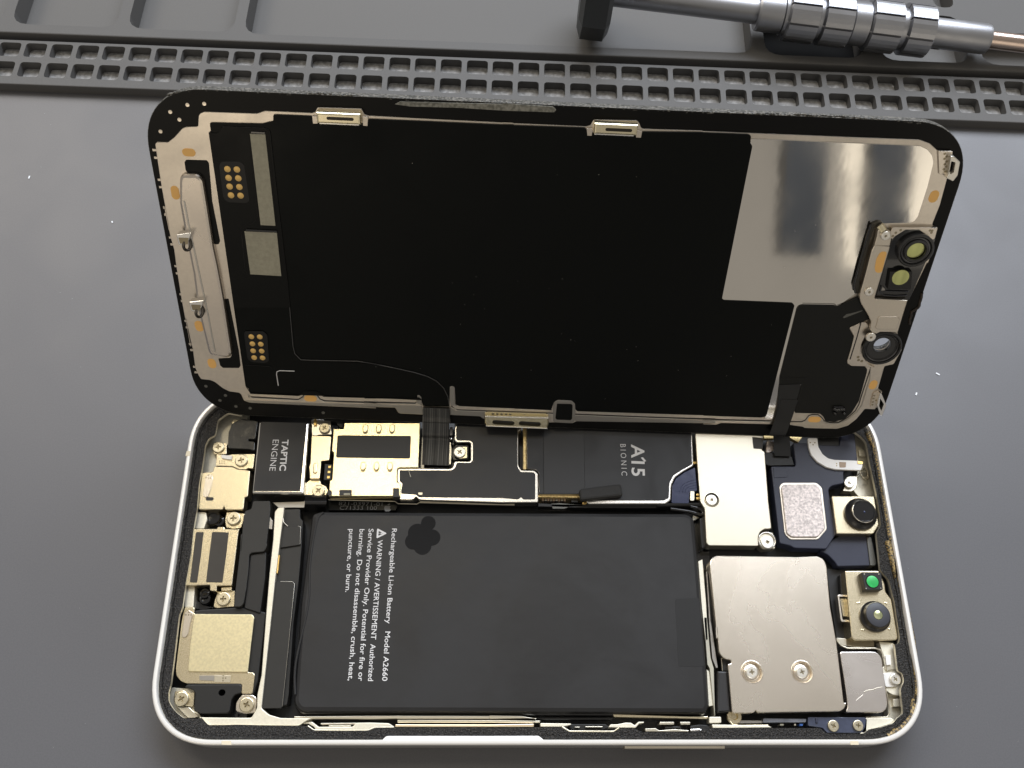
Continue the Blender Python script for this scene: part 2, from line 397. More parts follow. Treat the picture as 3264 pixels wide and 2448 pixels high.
plate('tray_block', mat, [(-128, 175.1), (257, 175.1), (257, 330), (-128, 330)], -3.2, 3.0, 'silicone2', 0.35, 1.0, trays, hr=4.5)
plate('dark_tray_floor', mat, rc(131.9, 158.1, 178.0, 193.2), -3, -2.2, 'pitblack', .2, 4.2)  # black sheet darkens the floor of one tray
# bits of lint on the mat
lint = [[(-55.22, 130.86), (-32.22, 118.57), (166.35, 170.96)], [(164.13, 85.2), (158.32, 79.94)]]
V = []; F = []
for g in lint:
    for (x, y) in g:
        a = random.uniform(0, 3); l = random.uniform(.25, .5); w = .16; b = len(V)
        for z in (0.02, 0.14):
            for sx, sy in ((-1, -1), (1, -1), (1, 1), (-1, 1)):
                V.append((x+sx*l*math.cos(a)-sy*w*math.sin(a), y+sx*l*math.sin(a)+sy*w*math.cos(a), z))
        F += [(b+4, b+5, b+6, b+7)]+[(b+i, b+(i+1) % 4, b+4+(i+1) % 4, b+4+i) for i in range(4)]
for _ in range(60):
    x, y = random.uniform(-60, 210), random.uniform(-18, 156); l = random.uniform(.03, .06); b = len(V)
    V += [(x-l, y, .03), (x, y-l, .03), (x+l, y, .03), (x, y+l, .03)]; F.append((b, b+1, b+2, b+3))
o = me_obj('lint', V, F, 'lint'); o.rotation_euler = (0, 0, math.radians(-1.6)); o['kind'] = 'stuff'
o['label'] = 'white specks of lint and dust scattered on the grey mat'; o['category'] = 'lint'

# ------------------------------------------------------------------ the opened phone
ph = thing('smartphone', 'opened smartphone body lying on the mat with battery, boards and cameras exposed', 'smartphone')
L, W, ZT = 146.7, 71.5, 7.8
outer = rrect(L, W, 12.88)
def ring_mesh(name, par, loops, m, mats=None, midx=None, smooth=True):
    V = []; F = []; MI = []; n = len(loops[0][0])
    for pts, z in loops: V += [(x, y, z) for x, y in pts]
    for k in range(len(loops)-1):
        for i in range(n):
            j = (i+1) % n; F.append((k*n+i, k*n+j, (k+1)*n+j, (k+1)*n+i)); MI.append(midx[k] if midx else 0)
    o = me_obj(name, V, F, m, par, smooth, mats, MI if midx else None)
    o.data.set_sharp_from_angle(angle=math.radians(40)); return o
outer_s = rrect(L, W, 12.88, 16)
ring_mesh('side_frame', ph, [(inset(outer_s, .9), 0.15), (inset(outer_s, .25), 0.35), (outer_s, 0.9), (outer_s, 7.15), (inset(outer_s, .07), 7.45), (inset(outer_s, .26), 7.7), (inset(outer_s, .5), ZT),
    (inset(outer_s, .88), ZT-.02), (inset(outer_s, 1.0), ZT-.2), (inset(outer_s, 1.02), 6.2)], 'silver', ['chamfer'], [0, 0, 0, 0, 1, 1, 1, 1, 1])
plate('back_plate', ph, inset(outer_s, .95), 0.2, 1.2, 'floor', 0, 0)
opening = [(10.3, 66), (7.15, 66.6), (5.25, 64.9), (5.13, 61.37), (3.88, 60.75), (3.34, 59.1), (3.4, 55.86), (3.35, 53.46), (3.26, 50.69), (3.56, 45.82), (3.46, 41.24), (3.65, 36.22), (3.46, 30.17), (3.47, 25.19), (3.06, 23.79), (3.24, 17.77), (3.38, 11.08), (3.16, 9.34), (3.46, 7.72), (4.79, 6.11), (6.66, 4.8), (10.19, 4.67), (11.51, 3.55), (16.35, 3.71), (24.74, 3.55), (29.79, 3.47), (31.03, 2.68), (36.78, 2.63), (41.11, 2.68), (42.26, 3.2), (45.8, 3.2), (63.59, 3.2), (77.17, 3.23), (78.51, 2.43), (86.85, 2.4), (87.91, 3.07), (90.98, 3.03), (92.13, 2.35), (101.02, 2.39), (105.47, 3.06), (108.82, 3.1), (126.03, 3.09), (126.93, 2.13), (134.16, 2.1), (134.96, 2.74), (137.29, 3.14), (140.03, 3.95), (141.09, 5.01), (142.25, 5.66), (142.43, 8.62), (142.52, 10.12), (143.5, 11.63), (143.41, 13.14), (142.59, 13.48), (142.84, 17.93), (142.87, 18.63), (142.78, 18.47), (143.74, 18.78), (144.07, 19.65), (144.26, 26.92), (143.92, 31.29), (142.47, 33.13), (142.87, 39.38), (142.94, 40.9), (144.14, 42.45), (144.38, 44.97), (144.41, 49.7), (144.12, 56.16), (144.11, 60.92), (143.33, 62.17), (142.11, 63.21)]
opening += [(137.0, 67.6), (120, 69.2), (20, 69.2), (9.5, 67.6)]
gk = inset(outer_s, 1.03)
plate('adhesive_gasket', ph, gk, 5.9, 6.75, 'gasket', 0.05, 0.0, [opening], edge='cream', hr=0.5)
# raised black bead along the rim, glossy and uneven
bead = []
gi = inset(outer_s, 1.45)
for i, (x, y) in enumerate(gi): bead.append((x, y, 6.78))
dens = []
for i in range(len(bead)):
    a, b = Vector(bead[i-1]), Vector(bead[i]); n = max(1, int((b-a).length/1.2))
    for k in range(n):
        q = a.lerp(b, k/n); dens.append((q.x+random.uniform(-.06, .06), q.y+random.uniform(-.06, .06), q.z+random.uniform(-.06, .05)))
tube('sealant_bead', ph, dens, 0.34, 'gasket', 6, True)
# brown glue left along the top end
res = [(142.81, 63.67), (145.26, 64.12), (146.43, 61.6), (146.63, 55.81), (146.43, 48.96), (145.86, 42.3), (145.68, 39.61), (144.42, 39.41), (144.47, 43.06), (144.7, 48.94), (144.62, 56.61), (144.22, 61.37)]
line('glue_residue', ph, [(144.71, 63.25), (145.57, 60.11), (145.75, 54.15), (145.69, 46.96), (145.57, 40.74), (145.72, 39.4)], 6.80, 0.62, 'residue')
line('glue_residue', ph, [(144.93, 39.21), (145.22, 36.56), (145.31, 31.74), (145.83, 35.77), (146.16, 31.31), (146.31, 24.97), (146.44, 19.67), (146.2, 14.49), (145.69, 10.27), (144.93, 7.63), (145.02, 8.3), (143.55, 5.01), (141.08, 2.9), (138.44, 1.62)], 6.80, 0.62, 'residue')
# bright machined lugs of the frame that show through the gasket
plate('frame_lug', ph, [(43.58, 0.82), (44.54, 1.67), (63.6, 1.66), (72.72, 1.69), (73.93, 0.8)], 6.2, 7.3, 'chamfer', .05, .3)
# plastic antenna breaks in the rim
def rim_patch(pts, z=7.835): plate('antenna_break', ph, pts, 6.9, z, 'break_m', 0.03, 0.05)
MT['break_m'] = pbr('antenna_plastic', (0.74, 0.66, 0.50), 0, 0.5)
MT['break_p'] = pbr('side_button_metal', (0.80, 0.74, 0.62), 1, 0.3)
for pts in ([(14.43, 0.81), (16.17, 0.81), (16.34, 0.09), (14.51, 0.15)], [(130.89, 0.72), (132.43, 0.72), (132.46, 0.06), (130.87, 0.06)], [(0.05, 57.42), (0.84, 57.42), (0.84, 56.35), (-0.06, 56.35)]): rim_patch(pts)
for x0, x1 in (((88.97, -0.41)[0], (107.94, -0.58)[0]),):
    b = box('side_button', ph, x0, x1, -0.42, 0.3, 2.6, 5.2, 'break_p', 0.18)

# --- inner casting: ribs and pockets in bare cream metal
plate('corner_pocket', ph, [(10.36, 68.54), (6.02, 68.72), (3.52, 66.77), (3.6, 63.17), (2, 62.11), (1.48, 58.78), (1.96, 53.88), (5.57, 53.9), (5.05, 57.98), (7.14, 59.65), (7.98, 65.53), (10.69, 65.66)], 1.2, 3.4, 'cream', .1, .3)
plate('frame_rib', ph, [(19.23, 44.94), (19.87, 45.91), (21.02, 45.92), (21.07, 45.43), (20.95, 40.43), (20.75, 30.8), (20.75, 21.39), (20.69, 6.69), (22.17, 5.55), (24.43, 4.94), (30.19, 4.88), (27.94, 3.59), (11.26, 3.69), (9.93, 4.81), (9.22, 5.07), (15.98, 4.99), (19.01, 4.99), (19.84, 6.69), (19.65, 9.13), (20.04, 12.61), (19.68, 24.89), (19.5, 32.43), (19.51, 39.29)], 3.0, 6.0, 'cream', .12, .3)
plate('side_wall', ph, [(3.22, 45.15), (4.93, 45.1), (5.38, 43.52), (4.99, 41.61), (2.88, 41.6)], 2, 5.0, 'cream', .1, .2)
plate('side_wall', ph, [(2.95, 29.91), (4.79, 29.7), (4.85, 28.79), (5.07, 25.67), (3.28, 25.71)], 2, 5.0, 'cream', .1, .2)
plate('corner_pocket', ph, [(2.61, 10.72), (7.14, 10.39), (7.62, 6.92), (9.24, 5.12), (5.67, 5.04), (3.76, 6.43), (2.33, 8.23)], 1.2, 3.6, 'cream', .1, .3)
plate('corner_pocket', ph, [(143, 64.62), (145.91, 62.72), (145.85, 57.45), (146.14, 50.87), (146.13, 49.65), (141.86, 49.83), (140.91, 51.24), (142.54, 55.35), (142.8, 59.52)], 1.2, 3.4, 'cream', .1, .3)
box('pocket_step', ph, *[f(v) for v in [0] for f in (lambda v: (143.26, 59.22)[0], lambda v: (144.95, 59.23)[0], lambda v: (143.97, 58.7)[1], lambda v: (144.2, 60.17)[1])], 3.4, 4.2, 'cream', .06)
plate('corner_pocket', ph, [(141.42, 11.04), (144.44, 10.87), (144.11, 9.01), (144.28, 5.99), (141.62, 4), (138.65, 3.18), (135.68, 2.2), (136.21, 5.49), (140.64, 5.49)], 1.2, 3.4, 'cream', .1, .3)
plate('pocket_step', ph, [(141.75, 8.56), (143.65, 8.73), (143.57, 7.31), (141.59, 7.14)], 3.4, 4.4, 'cream', .06, .1)
plate('side_wall', ph, [(140.53, 19.32), (143.39, 19.06), (143.4, 14.04), (140.86, 13.86), (140.73, 17.31)], 3, 5.2, 'cream', .1, .2)
plate('screw_boss', ph, cap_pt(*(142.66, 12.22), 6.2, 6.2), 2, 4.9, 'cream', .1, 0)
plate('frame_rib', ph, [(135.32, 5.04), (140.22, 5.04), (140.85, 4.63), (140.57, 4.06), (137.82, 3.29), (135.48, 2.84), (134.5, 2.11), (133.8, 2.11), (134.89, 3.49)], 3.0, 5.6, 'cream', .1, .2)

# --- bottom-left: speaker, charge port, microphones
plate('cable_shield', ph, [(9.96, 65.88), (13.42, 65.28), (13.31, 61.1), (11.86, 61.15), (11.92, 60.68), (13.27, 60.58), (13.47, 58.43), (12.32, 58.83), (7.72, 59), (7.46, 62.61), (7.98, 64.71)], 3.6, 5.4, 'gloss2', .12, .4)
screw(ph, (5.59, 59.44), 5.0, 1.28)
screw(ph, (11.09, 56.11), 6.15, 1.36)
screw(ph, (8.46, 65.21), 4.7, 0.85)
plate('screw_bracket', ph, [(6.39, 60.59), (7.21, 60.43), (7.41, 57.97), (4.81, 57.95), (4.28, 59.13), (5.72, 58.32), (6.76, 59.15)], 3.4, 4.6, 'nickel', .08, .2)
plate('screw_bracket', ph, [(5.69, 57.58), (8, 57.35), (8.92, 57.56), (13.66, 57.7), (13.66, 54.36), (12.54, 54.51), (12.35, 54.21), (10.84, 54.2), (9.25, 54.89), (5.84, 54.95)], 3.6, 5.7, 'nickel', .08, .2)
plate('chip', ph, [(6.75, 57.27), (9.04, 57.15), (9.06, 56.23), (8.2, 56.31), (6.94, 56.58)], 5.7, 6.1, 'white', .05, .05)
for p in [(6.51, 56), (7, 56.01), (7.49, 56.01), (6.58, 55.5), (7.07, 55.5), (7.56, 55.51)]: plate('weld_dot', ph, cap_pt(*p, .28, .28, n=5), 5.7, 5.76, 'recess', 0, 0)
plate('port_module', ph, [(3.27, 53.34), (5.5, 53.55), (5.61, 54.7), (9.34, 54.72), (10.64, 54.13), (12.44, 54), (13.18, 53.81), (13.35, 48.11), (12.73, 48.01), (12.79, 45.38), (9.05, 45.32), (8.72, 46.13), (8.6, 45.36), (3.68, 45.37), (3.44, 49.02)], 2.8, 6.0, 'nickel', .14, .25)
plate('contact_spring', ph, [(4.16, 52.32), (4.76, 52.96), (5.56, 52.63), (5.76, 51.93), (5.62, 49.76), (5.29, 47.99), (4.56, 47.89), (4.14, 48.28), (4.25, 50.93)], 5.95, 6.22, 'steel', .06, .2)
for p in [(4.78, 52.67), (4.33, 52.11), (4.86, 52.05), (5.32, 52.05)]: plate('weld_dot', ph, cap_pt(*p, .28, .28, n=5), 6.2, 6.26, 'recess', 0, 0)
plate('slot', ph, cap_pt(*(5.64, 47.62), 1.6, .75), 5.9, 6.03, 'floor', 0, 0)
def bead_part(c, z, R, m='gloss', name='rubber_grommet'):
    return lathe(name, ph, [(R, z-1.6), (R, z-.4), (R*.85, z-.1), (R*.55, z), (R*.5, z-.35), (.01, z-.4)], c, m, 20)
bead_part((6.24, 44.25), 4.4, 1.7); bead_part((7.51, 43.64), 4.0, 1.25)
bead_part((6.67, 28.61), 4.3, 1.1); bead_part((6.81, 27.62), 4.1, 1.25)
plate('cable_guard', ph, [(4.66, 27.56), (6.22, 26.66), (8.47, 25.95), (6.39, 25.41), (4.91, 25.76)], 1.2, 3.2, 'gloss', .1, .1)
plate('screw_bracket', ph, [(9.12, 45.22), (12.87, 44.91), (12.76, 43.02), (12.49, 41.83), (10.85, 41.67), (9.37, 42), (8.99, 43.57)], 2.5, 4.9, 'nickel', .1, .3)
screw(ph, (10.81, 43.72), 5.45, 1.42)
# connector cover plate with two black stickers
cover = [(3.32, 41.22), (8.01, 41.24), (8.05, 41.66), (9.41, 41.67), (9.5, 41.25), (12.47, 41.19), (12.4, 40.33), (12.41, 29.73), (9.48, 29.66), (9.53, 28.55), (8.22, 28.69), (8.07, 29.8), (3.38, 29.69), (3.39, 30.5), (3.48, 35.62), (3.37, 40.28)]
plate('connector_cover', ph, cover, 3.4, 6.2, 'nickel', .14, .2)
plate('black_sticker', ph, [(4.01, 40.56), (5.44, 40.53), (5.42, 40.28), (5.51, 35.61), (5.5, 30.41), (5.31, 30.28), (4.06, 30.32), (4.02, 32.49), (3.88, 40.27)], 6.2, 6.27, 'sticker', .02, .25)
plate('black_sticker', ph, [(7.25, 40.62), (10.5, 40.48), (10.49, 40.3), (10.53, 35.64), (10.48, 30.3), (7.26, 30.36), (7.19, 33.6), (7.12, 40.29)], 6.2, 6.27, 'sticker', .02, .25)
plate('screw_bracket', ph, [(9.44, 28.82), (12.79, 29.01), (13.03, 25.86), (11.43, 25.78), (9.65, 25.54), (8.93, 25.84), (9, 27.15)], 2.5, 4.8, 'nickel', .1, .25)
screw(ph, (10.8, 27.28), 5.35, 1.36, rot=0.05)
plate('clip_plate', ph, [(10.11, 29.45), (12.23, 29.63), (12.22, 28.95), (10.27, 28.87)], 3.5, 5.4, 'nickel', .05, .1)
# speaker box and its flat cover
plate('speaker_box', ph, [(5.36, 25.03), (6.93, 25.24), (11.51, 25.49), (13.09, 25.67), (15.22, 25.68), (19.42, 24.71), (19.26, 11.72), (18.67, 9.23), (16.6, 9.36), (16.36, 10.72), (7.17, 10.71)], 1.5, 5.1, 'plastic', .25, .4)
plate('speaker_box', ph, [(15.18, 36.18), (18.31, 36.65), (18.62, 31.27), (18.38, 24.46), (15.16, 25.47), (15.23, 29.44), (15.17, 33.08)], 1.5, 5.5, 'plastic', .15, .3, )
plate('speaker_cover_film', ph, [(14.55, 47.21), (18.04, 47.29), (18.35, 45.19), (18.33, 41.36), (18.29, 37.41), (18.3, 38.5), (18.32, 37.29), (17.95, 36.6), (15.48, 36.36), (15.08, 35.88), (15.29, 32.94), (15.29, 29.31), (15.11, 26.27), (14.66, 25.6), (13.3, 25.56), (13.15, 28.58), (13.13, 34.76), (13.05, 40.36), (13.31, 36.48), (13.01, 43.24), (13.17, 45.07), (14.38, 45.46)], 3, 6.1, 'film2', .12, .35)
plate('metal_tag', ph, [(18.12, 44.17), (18.97, 43.13), (19.01, 41.3), (18.22, 41.49)], 5.0, 5.8, 'rail', .05, .1)
plate('speaker_base_plate', ph, [(3.36, 25.57), (5.45, 25.58), (5.52, 24.29), (16.88, 24.25), (17.34, 23.67), (17.26, 13.28), (18.39, 13.2), (18.64, 12.7), (18.6, 9.36), (16.52, 9.32), (16.4, 10.93), (16.13, 11.14), (6, 11.2), (4.74, 11.66), (3.74, 12.66), (3.45, 14), (3.37, 17.55), (3.25, 22.56)], 4.6, 5.45, 'nickel', .1, .3)
plate('speaker_plate', ph, [(5.72, 24.22), (16.93, 24.18), (17.39, 23.6), (17.34, 13.23), (5.97, 13.35), (5.67, 17.95), (5.68, 22.26)], 5.4, 5.8, 'nickel2', .1, .3)
plate('contact_spring', ph, [(3.74, 24.55), (4.47, 24.99), (5.24, 24.55), (5.31, 24.03), (5.09, 22.45), (4.95, 20.37), (4.52, 19.68), (3.89, 19.85), (3.74, 20.54), (3.8, 22.27)], 5.4, 5.68, 'steel', .06, .2)
for p in [(4.53, 24.59), (4.04, 24.06), (4.57, 24.06), (5.04, 24.06)]: plate('weld_dot', ph, cap_pt(*p, .28, .28, n=5), 5.66, 5.72, 'recess', 0, 0)
plate('contact_pad', ph, [(10.99, 12.73), (14.09, 12.65), (14.16, 11.4), (11.12, 11.45)], 5.4, 5.56, 'steelw', .03, .1)
for p in [(12.72, 12.65), (12.71, 12.18), (13.22, 12.18), (12.77, 11.72)]: plate('weld_dot', ph, cap_pt(*p, .28, .28, n=5), 5.5, 5.6, 'recess', 0, 0)
plate('contact_pad', ph, [(8.16, 12.64), (10.96, 12.65), (11.04, 11.68), (8.28, 11.78)], 5.4, 5.52, 'rail', .03, .05)
hole_c = (12.8, 9.56)
plate('vent_box', ph, [(6.01, 11.04), (16.04, 11.11), (16.36, 10.85), (16.46, 9.44), (15.32, 9.2), (14.75, 8.29), (14.65, 6.09), (14.12, 5.8), (9.3, 5.77), (7.96, 6.25), (7.76, 9.52), (6.99, 10.18), (5.58, 10.47)], 2, 5.4, 'plastic', .18, .3, [cap_pt(*hole_c, 1.35, 1.2)], hr=0)
plate('screw_bracket', ph, [(3.63, 9.91), (5.23, 10.11), (5.98, 9.69), (7.44, 9.74), (7.57, 7.07), (4.23, 7.55), (3.67, 8.46)], 3.4, 4.6, 'nickel', .1, .3)
screw(ph, (5.24, 8.44), 5.2, 1.38)
plate('ground_strip', ph, [(4.33, 7.08), (6.82, 6.97), (7.69, 6.19), (8.73, 5.41), (8.1, 5.09), (6.75, 5.05), (5.01, 6.51)], 3.5, 4.4, 'steelw', .08, .2)
plate('screw_bracket', ph, [(16.75, 9.21), (18.55, 9.18), (19.32, 8.72), (19.52, 7.41), (19.34, 5.94), (17.41, 5.78), (15.74, 6.27), (15.65, 7.73), (16.15, 8.55)], 2.5, 5.2, 'steel', .1, .35)
screw(ph, (17.75, 7.33), 5.75, 1.40)
lathe('bushing', ph, [(1.1, 2), (1.1, 4.2), (.6, 4.3), (.5, 3.4), (.01, 3.4)], (16.58, 5.56), 'gloss', 16)
# --- vibration motor
plate('vibration_motor', ph, [(14, 64.69), (24.59, 64.53), (24.91, 48.58), (14.31, 48.59)], 2.0, 6.7, 'chrome', .45, .35)
plate('motor_label', ph, [(14.43, 64.58), (24.15, 64.38), (24.16, 49.15), (14.57, 49.16)], 6.7, 6.76, 'film', .02, .2)
text('motor_lettering', ph, 'TAPTIC', (19.4, 60.51), (19.47, 53.58), 1.30, 6.785, 'text', bold=0.022)
text('motor_lettering', ph, 'ENGINE', (17.4, 60.49), (17.37, 53.56), 1.30, 6.785, 'text', bold=-0.006)
plate('motor_flex', ph, [(18.03, 47.54), (24.58, 47.77), (24.93, 48.17), (25.54, 47.58), (25.08, 46.4), (19.46, 46.37)], 2.5, 4.2, 'rail', .1, .2)
# right of the motor
plate('screw_bracket', ph, [(25.22, 65.97), (28.83, 65.9), (29.35, 62.49), (26.5, 62.34), (26.29, 62.13), (25.16, 62.17), (24.69, 65.86)], 2.5, 5.0, 'steel', .1, .2)
screw(ph, (27.8, 63.75), 5.65, 1.18)
plate('gold_finger', ph, [(25.26, 65.89), (25.94, 65.9), (25.98, 64.31), (25.43, 64.35)], 4.6, 5.4, 'gold', .05, .1)
plate('cable_bracket', ph, [(25.25, 61.85), (29.33, 61.8), (29.43, 61.55), (29.42, 56.3), (27.76, 56.12), (27.76, 52.22), (25.71, 52.21), (25.33, 55.21), (25.54, 55.42)], 3.0, 5.8, 'nickel', .1, .2)
plate('embossed_rib', ph, cap_pt(*(26.66, 54.48), .85, 2.4, 0.06), 5.8, 6.1, 'nickel', .2, 0)
plate('screw_bracket', ph, [(25.53, 52.27), (27.67, 52.29), (27.93, 51.43), (29.05, 50.94), (29.62, 49.75), (28.79, 48.36), (25.59, 48.44), (24.53, 49.28), (24.75, 51.51)], 2.5, 4.9, 'nickel', .1, .25)
screw(ph, (27.64, 49.74), 5.55, 1.32)
plate('board_connector', ph, [(28.46, 55.7), (29.95, 55.67), (30.07, 52.2), (28.52, 52.19)], 2.5, 5.2, 'filmg', .06, .05)
for p in [(29.52, 55.06), (29.5, 53.91), (29.47, 52.76)]: box('contact', ph, p[0]-.28, p[0]+.28, p[1]-.26, p[1]+.26, 5.15, 5.3, 'gold', .03)
# --- SIM tray shield
sim = [(32.11, 64.63), (48.26, 64.69), (48.27, 54.62), (44.25, 54.53), (43.88, 54.29), (43.93, 51.39), (44.83, 51), (44.77, 48.3), (30.07, 48.21), (30.04, 51.6), (30.48, 51.8), (30.39, 57.83), (29.95, 58.08), (29.9, 63.19), (32.06, 63.21)]
plate('tray_shield', ph, sim, 3.0, 6.5, 'goldsh', .12, .15)
plate('black_sticker', ph, [(30.87, 61.72), (46.45, 61.68), (46.48, 56.55), (30.94, 56.68)], 6.5, 6.58, 'filmg', .03, .35)
for p in [(36.7, 63.21), (39.55, 63.23), (42.39, 63.26), (36.76, 54.71), (39.54, 54.73), (42.35, 54.75)]:
    plate('embossed_slot', ph, cap_pt(*p, 1.2, 2.0, -.03), 6.5, 6.95, 'goldsh', .22, 0)
    plate('slot', ph, cap_pt(p[0]-.02, p[1]-.92, .78, .42), 6.5, 6.62, 'recess', 0, 0)
for s in ([(32.18, 49.54), (34.71, 49.55), (34.8, 48.37), (32.26, 48.36)], [(43.26, 49.97), (44.49, 49.97), (44.58, 48.04), (43.32, 48.03)], [(29.74, 49.42), (30.59, 49.43), (30.67, 48.35), (29.83, 48.34)]):
    plate('plastic_clip', ph, [(x, y) for x, y in s], 2.5, 6.75, 'filmg', .05, .1)
plate('edge_contact', ph, [(33.15, 48.76), (34.45, 48.77), (34.48, 48.37), (33.18, 48.37)], 6.6, 6.85, 'tape', .02, 0)
plate('black_bracket', ph, [(27.43, 65.93), (31.32, 65.97), (31.65, 65.44), (31.67, 63.86), (31.09, 63.86), (30.46, 64.48), (30.2, 65.32), (27.47, 65.51)], 3, 5.5, 'plastic', .08, .1)
# --- board shields with black film
board1 = [(43.91, 54.67), (54.96, 54.62), (55.53, 54.99), (55.75, 56.11), (56.01, 56.32), (58.95, 56.28), (59.23, 56.64), (59.17, 60.3), (58.87, 60.59), (56.11, 60.53), (55.67, 61.04), (55.61, 63.65), (56.15, 65.76), (70.02, 65.46), (70.01, 63.77), (69.32, 63.14), (69.28, 55.5), (69.95, 54.39), (72.63, 54.37), (73.44, 53.71), (73.39, 47.34), (65.85, 47.25), (48.65, 47.73), (48.02, 48.46), (47.43, 47.73), (44.62, 47.71), (44.55, 51.2), (43.92, 51.6)]
plate('board_shield', ph, board1, 3.2, 5.9, 'chrome2', .16, .35)
film1 = [(44.31, 54.19), (55.07, 54.2), (55.92, 54.67), (56.18, 55.59), (56.41, 55.95), (59.15, 55.89), (59.65, 56.43), (59.59, 60.43), (59.06, 60.95), (56.26, 60.96), (56.01, 61.54), (55.97, 63.42), (56.35, 65.74), (69.14, 65.43), (69.09, 55.07), (69.75, 53.96), (72.43, 53.92), (72.86, 53.48), (72.76, 47.95), (70.28, 47.93), (69.81, 48.48), (69.24, 47.92), (65.85, 48.22), (48.64, 48.25), (47.96, 48.83), (44.84, 49.01), (45.03, 51.09), (44.82, 51.49), (44.43, 51.68)]
plate('shield_film', ph, film1, 5.9, 5.97, 'film', .02, .35)
plate('screw_tab', ph, [(55.96, 60.34), (58.68, 60.2), (58.67, 57.02), (55.56, 56.84), (55.16, 57.65), (55.31, 59.3)], 2.5, 5.0, 'gloss', .08, .2)
plate('ground_strip', ph, [(57.43, 59.72), (58.4, 59.67), (58.41, 57.16), (56.72, 56.94), (57.08, 58.38)], 4.6, 5.6, 'nickel', .05, .1)
screw(ph, (56.85, 58.37), 5.95, 1.28, 'screww')
tube('scratch', ph, [(x, y, 6.0) for x, y in [(46.07, 54.59), (46.37, 53.68), (46.72, 52.68)]], .05, 'steelw', 4)
plate('weld_dot', ph, [(48.37, 49.27), (49.35, 49.28), (49.28, 48.77), (48.62, 48.76)], 5.9, 6.02, 'steelw', .02, .1)
plate('dark_trench', ph, [(47.68, 67.28), (55.63, 67.13), (55.51, 55.76), (47.93, 55.81)], 1.2, 2.6, 'gloss', .1, .2)
plate('ground_strip', ph, [(54.59, 64.47), (55.21, 64.43), (55.12, 62.5), (54.6, 62.49)], 2.5, 5.0, 'rail', .05, .1)
plate('ground_strip', ph, [(54.54, 60.92), (54.93, 60.71), (55.1, 58.44), (55.01, 55.78), (54.63, 55.73)], 2.5, 5.4, 'steelw', .05, .1)
lathe('solder_ball', ph, [(.45, 4.6), (.4, 5.1), (.2, 5.35), (.01, 5.4)], (54.9, 61.62), 'chrome', 12)
# processor side
board2 = [(71.1, 65.89), (107, 66.21), (106.55, 55.67), (104.07, 54.22), (102.4, 53), (101.5, 51.28), (101.11, 48), (99.9, 47.15), (83.88, 47.05), (83.42, 47.5), (83.38, 49.17), (73.57, 49.11), (73.64, 53.75), (72.96, 54.55), (71.04, 54.66)]
plate('board_shield', ph, board2, 3.2, 5.85, 'chrome2', .22, .4)
plate('shield_film', ph, [(71.18, 65.85), (106.72, 66.16), (106.27, 55.97), (104.01, 54.69), (102.13, 53.5), (101.1, 51.78), (100.72, 48.49), (99.77, 47.97), (99, 47.89), (83.9, 47.83), (83.3, 48.38), (83.25, 49.21), (73.65, 49.15), (73.71, 53.79), (73, 54.63), (71.12, 54.7)], 5.85, 5.95, 'film', .03, .2)
line('film_seam', ph, [(74.67, 65.8), (74.55, 49.18)], 5.95, .05, 'seamd'); line('film_seam', ph, [(83.52, 65.88), (83.17, 49.24)], 5.95, .035, 'seamd')
plate('film_patch', ph, [(74.87, 65.79), (83.48, 65.87), (83.06, 49.27), (74.67, 49.22)], 5.95, 5.965, 'filmp', 0, .1)
text('processor_lettering', ph, 'A15', (93.51, 60.38), (93.25, 53.25), 2.75, 5.975, 'text', bold=0.018)
plate('processor_lettering', ph, [(96.65, 56.65), (96.49, 56.59), (95.81, 57.47), (95.38, 57.34), (95.84, 56.69), (96.06, 56.44)], 5.95, 5.975, 'text', 0, 0)
text('processor_lettering', ph, 'BIONIC', (91.12, 60.4), (91.06, 53.3), 1.22, 5.975, 'text', bold=-0.008, space=1.5)
plate('board_edge', ph, [(70.43, 66.05), (71, 66.06), (70.88, 54.64), (70.37, 54.74)], 3, 5.5, 'board', .03, 0)
plate('board_edge', ph, [(73.46, 49.18), (83.54, 49.09), (83.53, 48.65), (73.45, 48.71)], 3, 5.2, 'board', .03, 0)
plate('dark_trench', ph, [(69.24, 67.08), (71.03, 67.1), (71.13, 55.32), (73.65, 55.13), (73.58, 50.06), (83.78, 49.72), (83.93, 48.32), (73.55, 48.06), (73.57, 49.26), (73.26, 54.93), (69.77, 55.72)], 1.2, 3.0, 'gloss', 0, 0)
for k in range(9):
    p = [(74.5, 48.54), (79.05, 48.49)]; a = Vector(p[0]).lerp(Vector(p[1]), k/8)
    box('capacitor', ph, a.x-.22, a.x+.22, a.y-.3, a.y+.3, 2.8, 4.0+.1*(k % 3), 'rail' if k % 2 else 'brown', .03)
plate('chip', ph, [(80.46, 48.77), (81.89, 48.74), (81.82, 47.86), (80.43, 47.9)], 2.8, 4.4, 'plastic', .05, .05)
lathe('solder_ball', ph, [(.4, 4.0), (.35, 4.5), (.01, 4.6)], (83.09, 47.63), 'gold', 10)
plate('torn_tape', ph, [(76.12, 47.47), (78.03, 47.62), (80.31, 47.4), (82.59, 47.31), (82.96, 47.02), (79.91, 46.8), (78.95, 46.4), (76.48, 46.39)], 3.6, 4.6, 'rail2', .04, .1)
plate('lower_rail', ph, [(73.44, 47.58), (76.1, 47.44), (100.07, 47.27), (101.05, 47.59), (101.2, 47), (100.02, 46.64), (82.91, 46.6), (73.43, 46.84)], 2.5, 4.6, 'floor', .1, .1)
line('rail_edge', ph, [(29.76, 48.1), (43.54, 47.87), (44.23, 47.34), (48.11, 47.26), (48.66, 47.62), (61.63, 47.31), (68.5, 47.19)], 4.35, 0.13, 'steelw')
plate('battery_flex', ph, [(29.64, 48.1), (43.56, 47.98), (44.16, 47.49), (43.65, 46.21), (29.7, 46.13)], 2, 3.5, 'foil2', 0, 0)
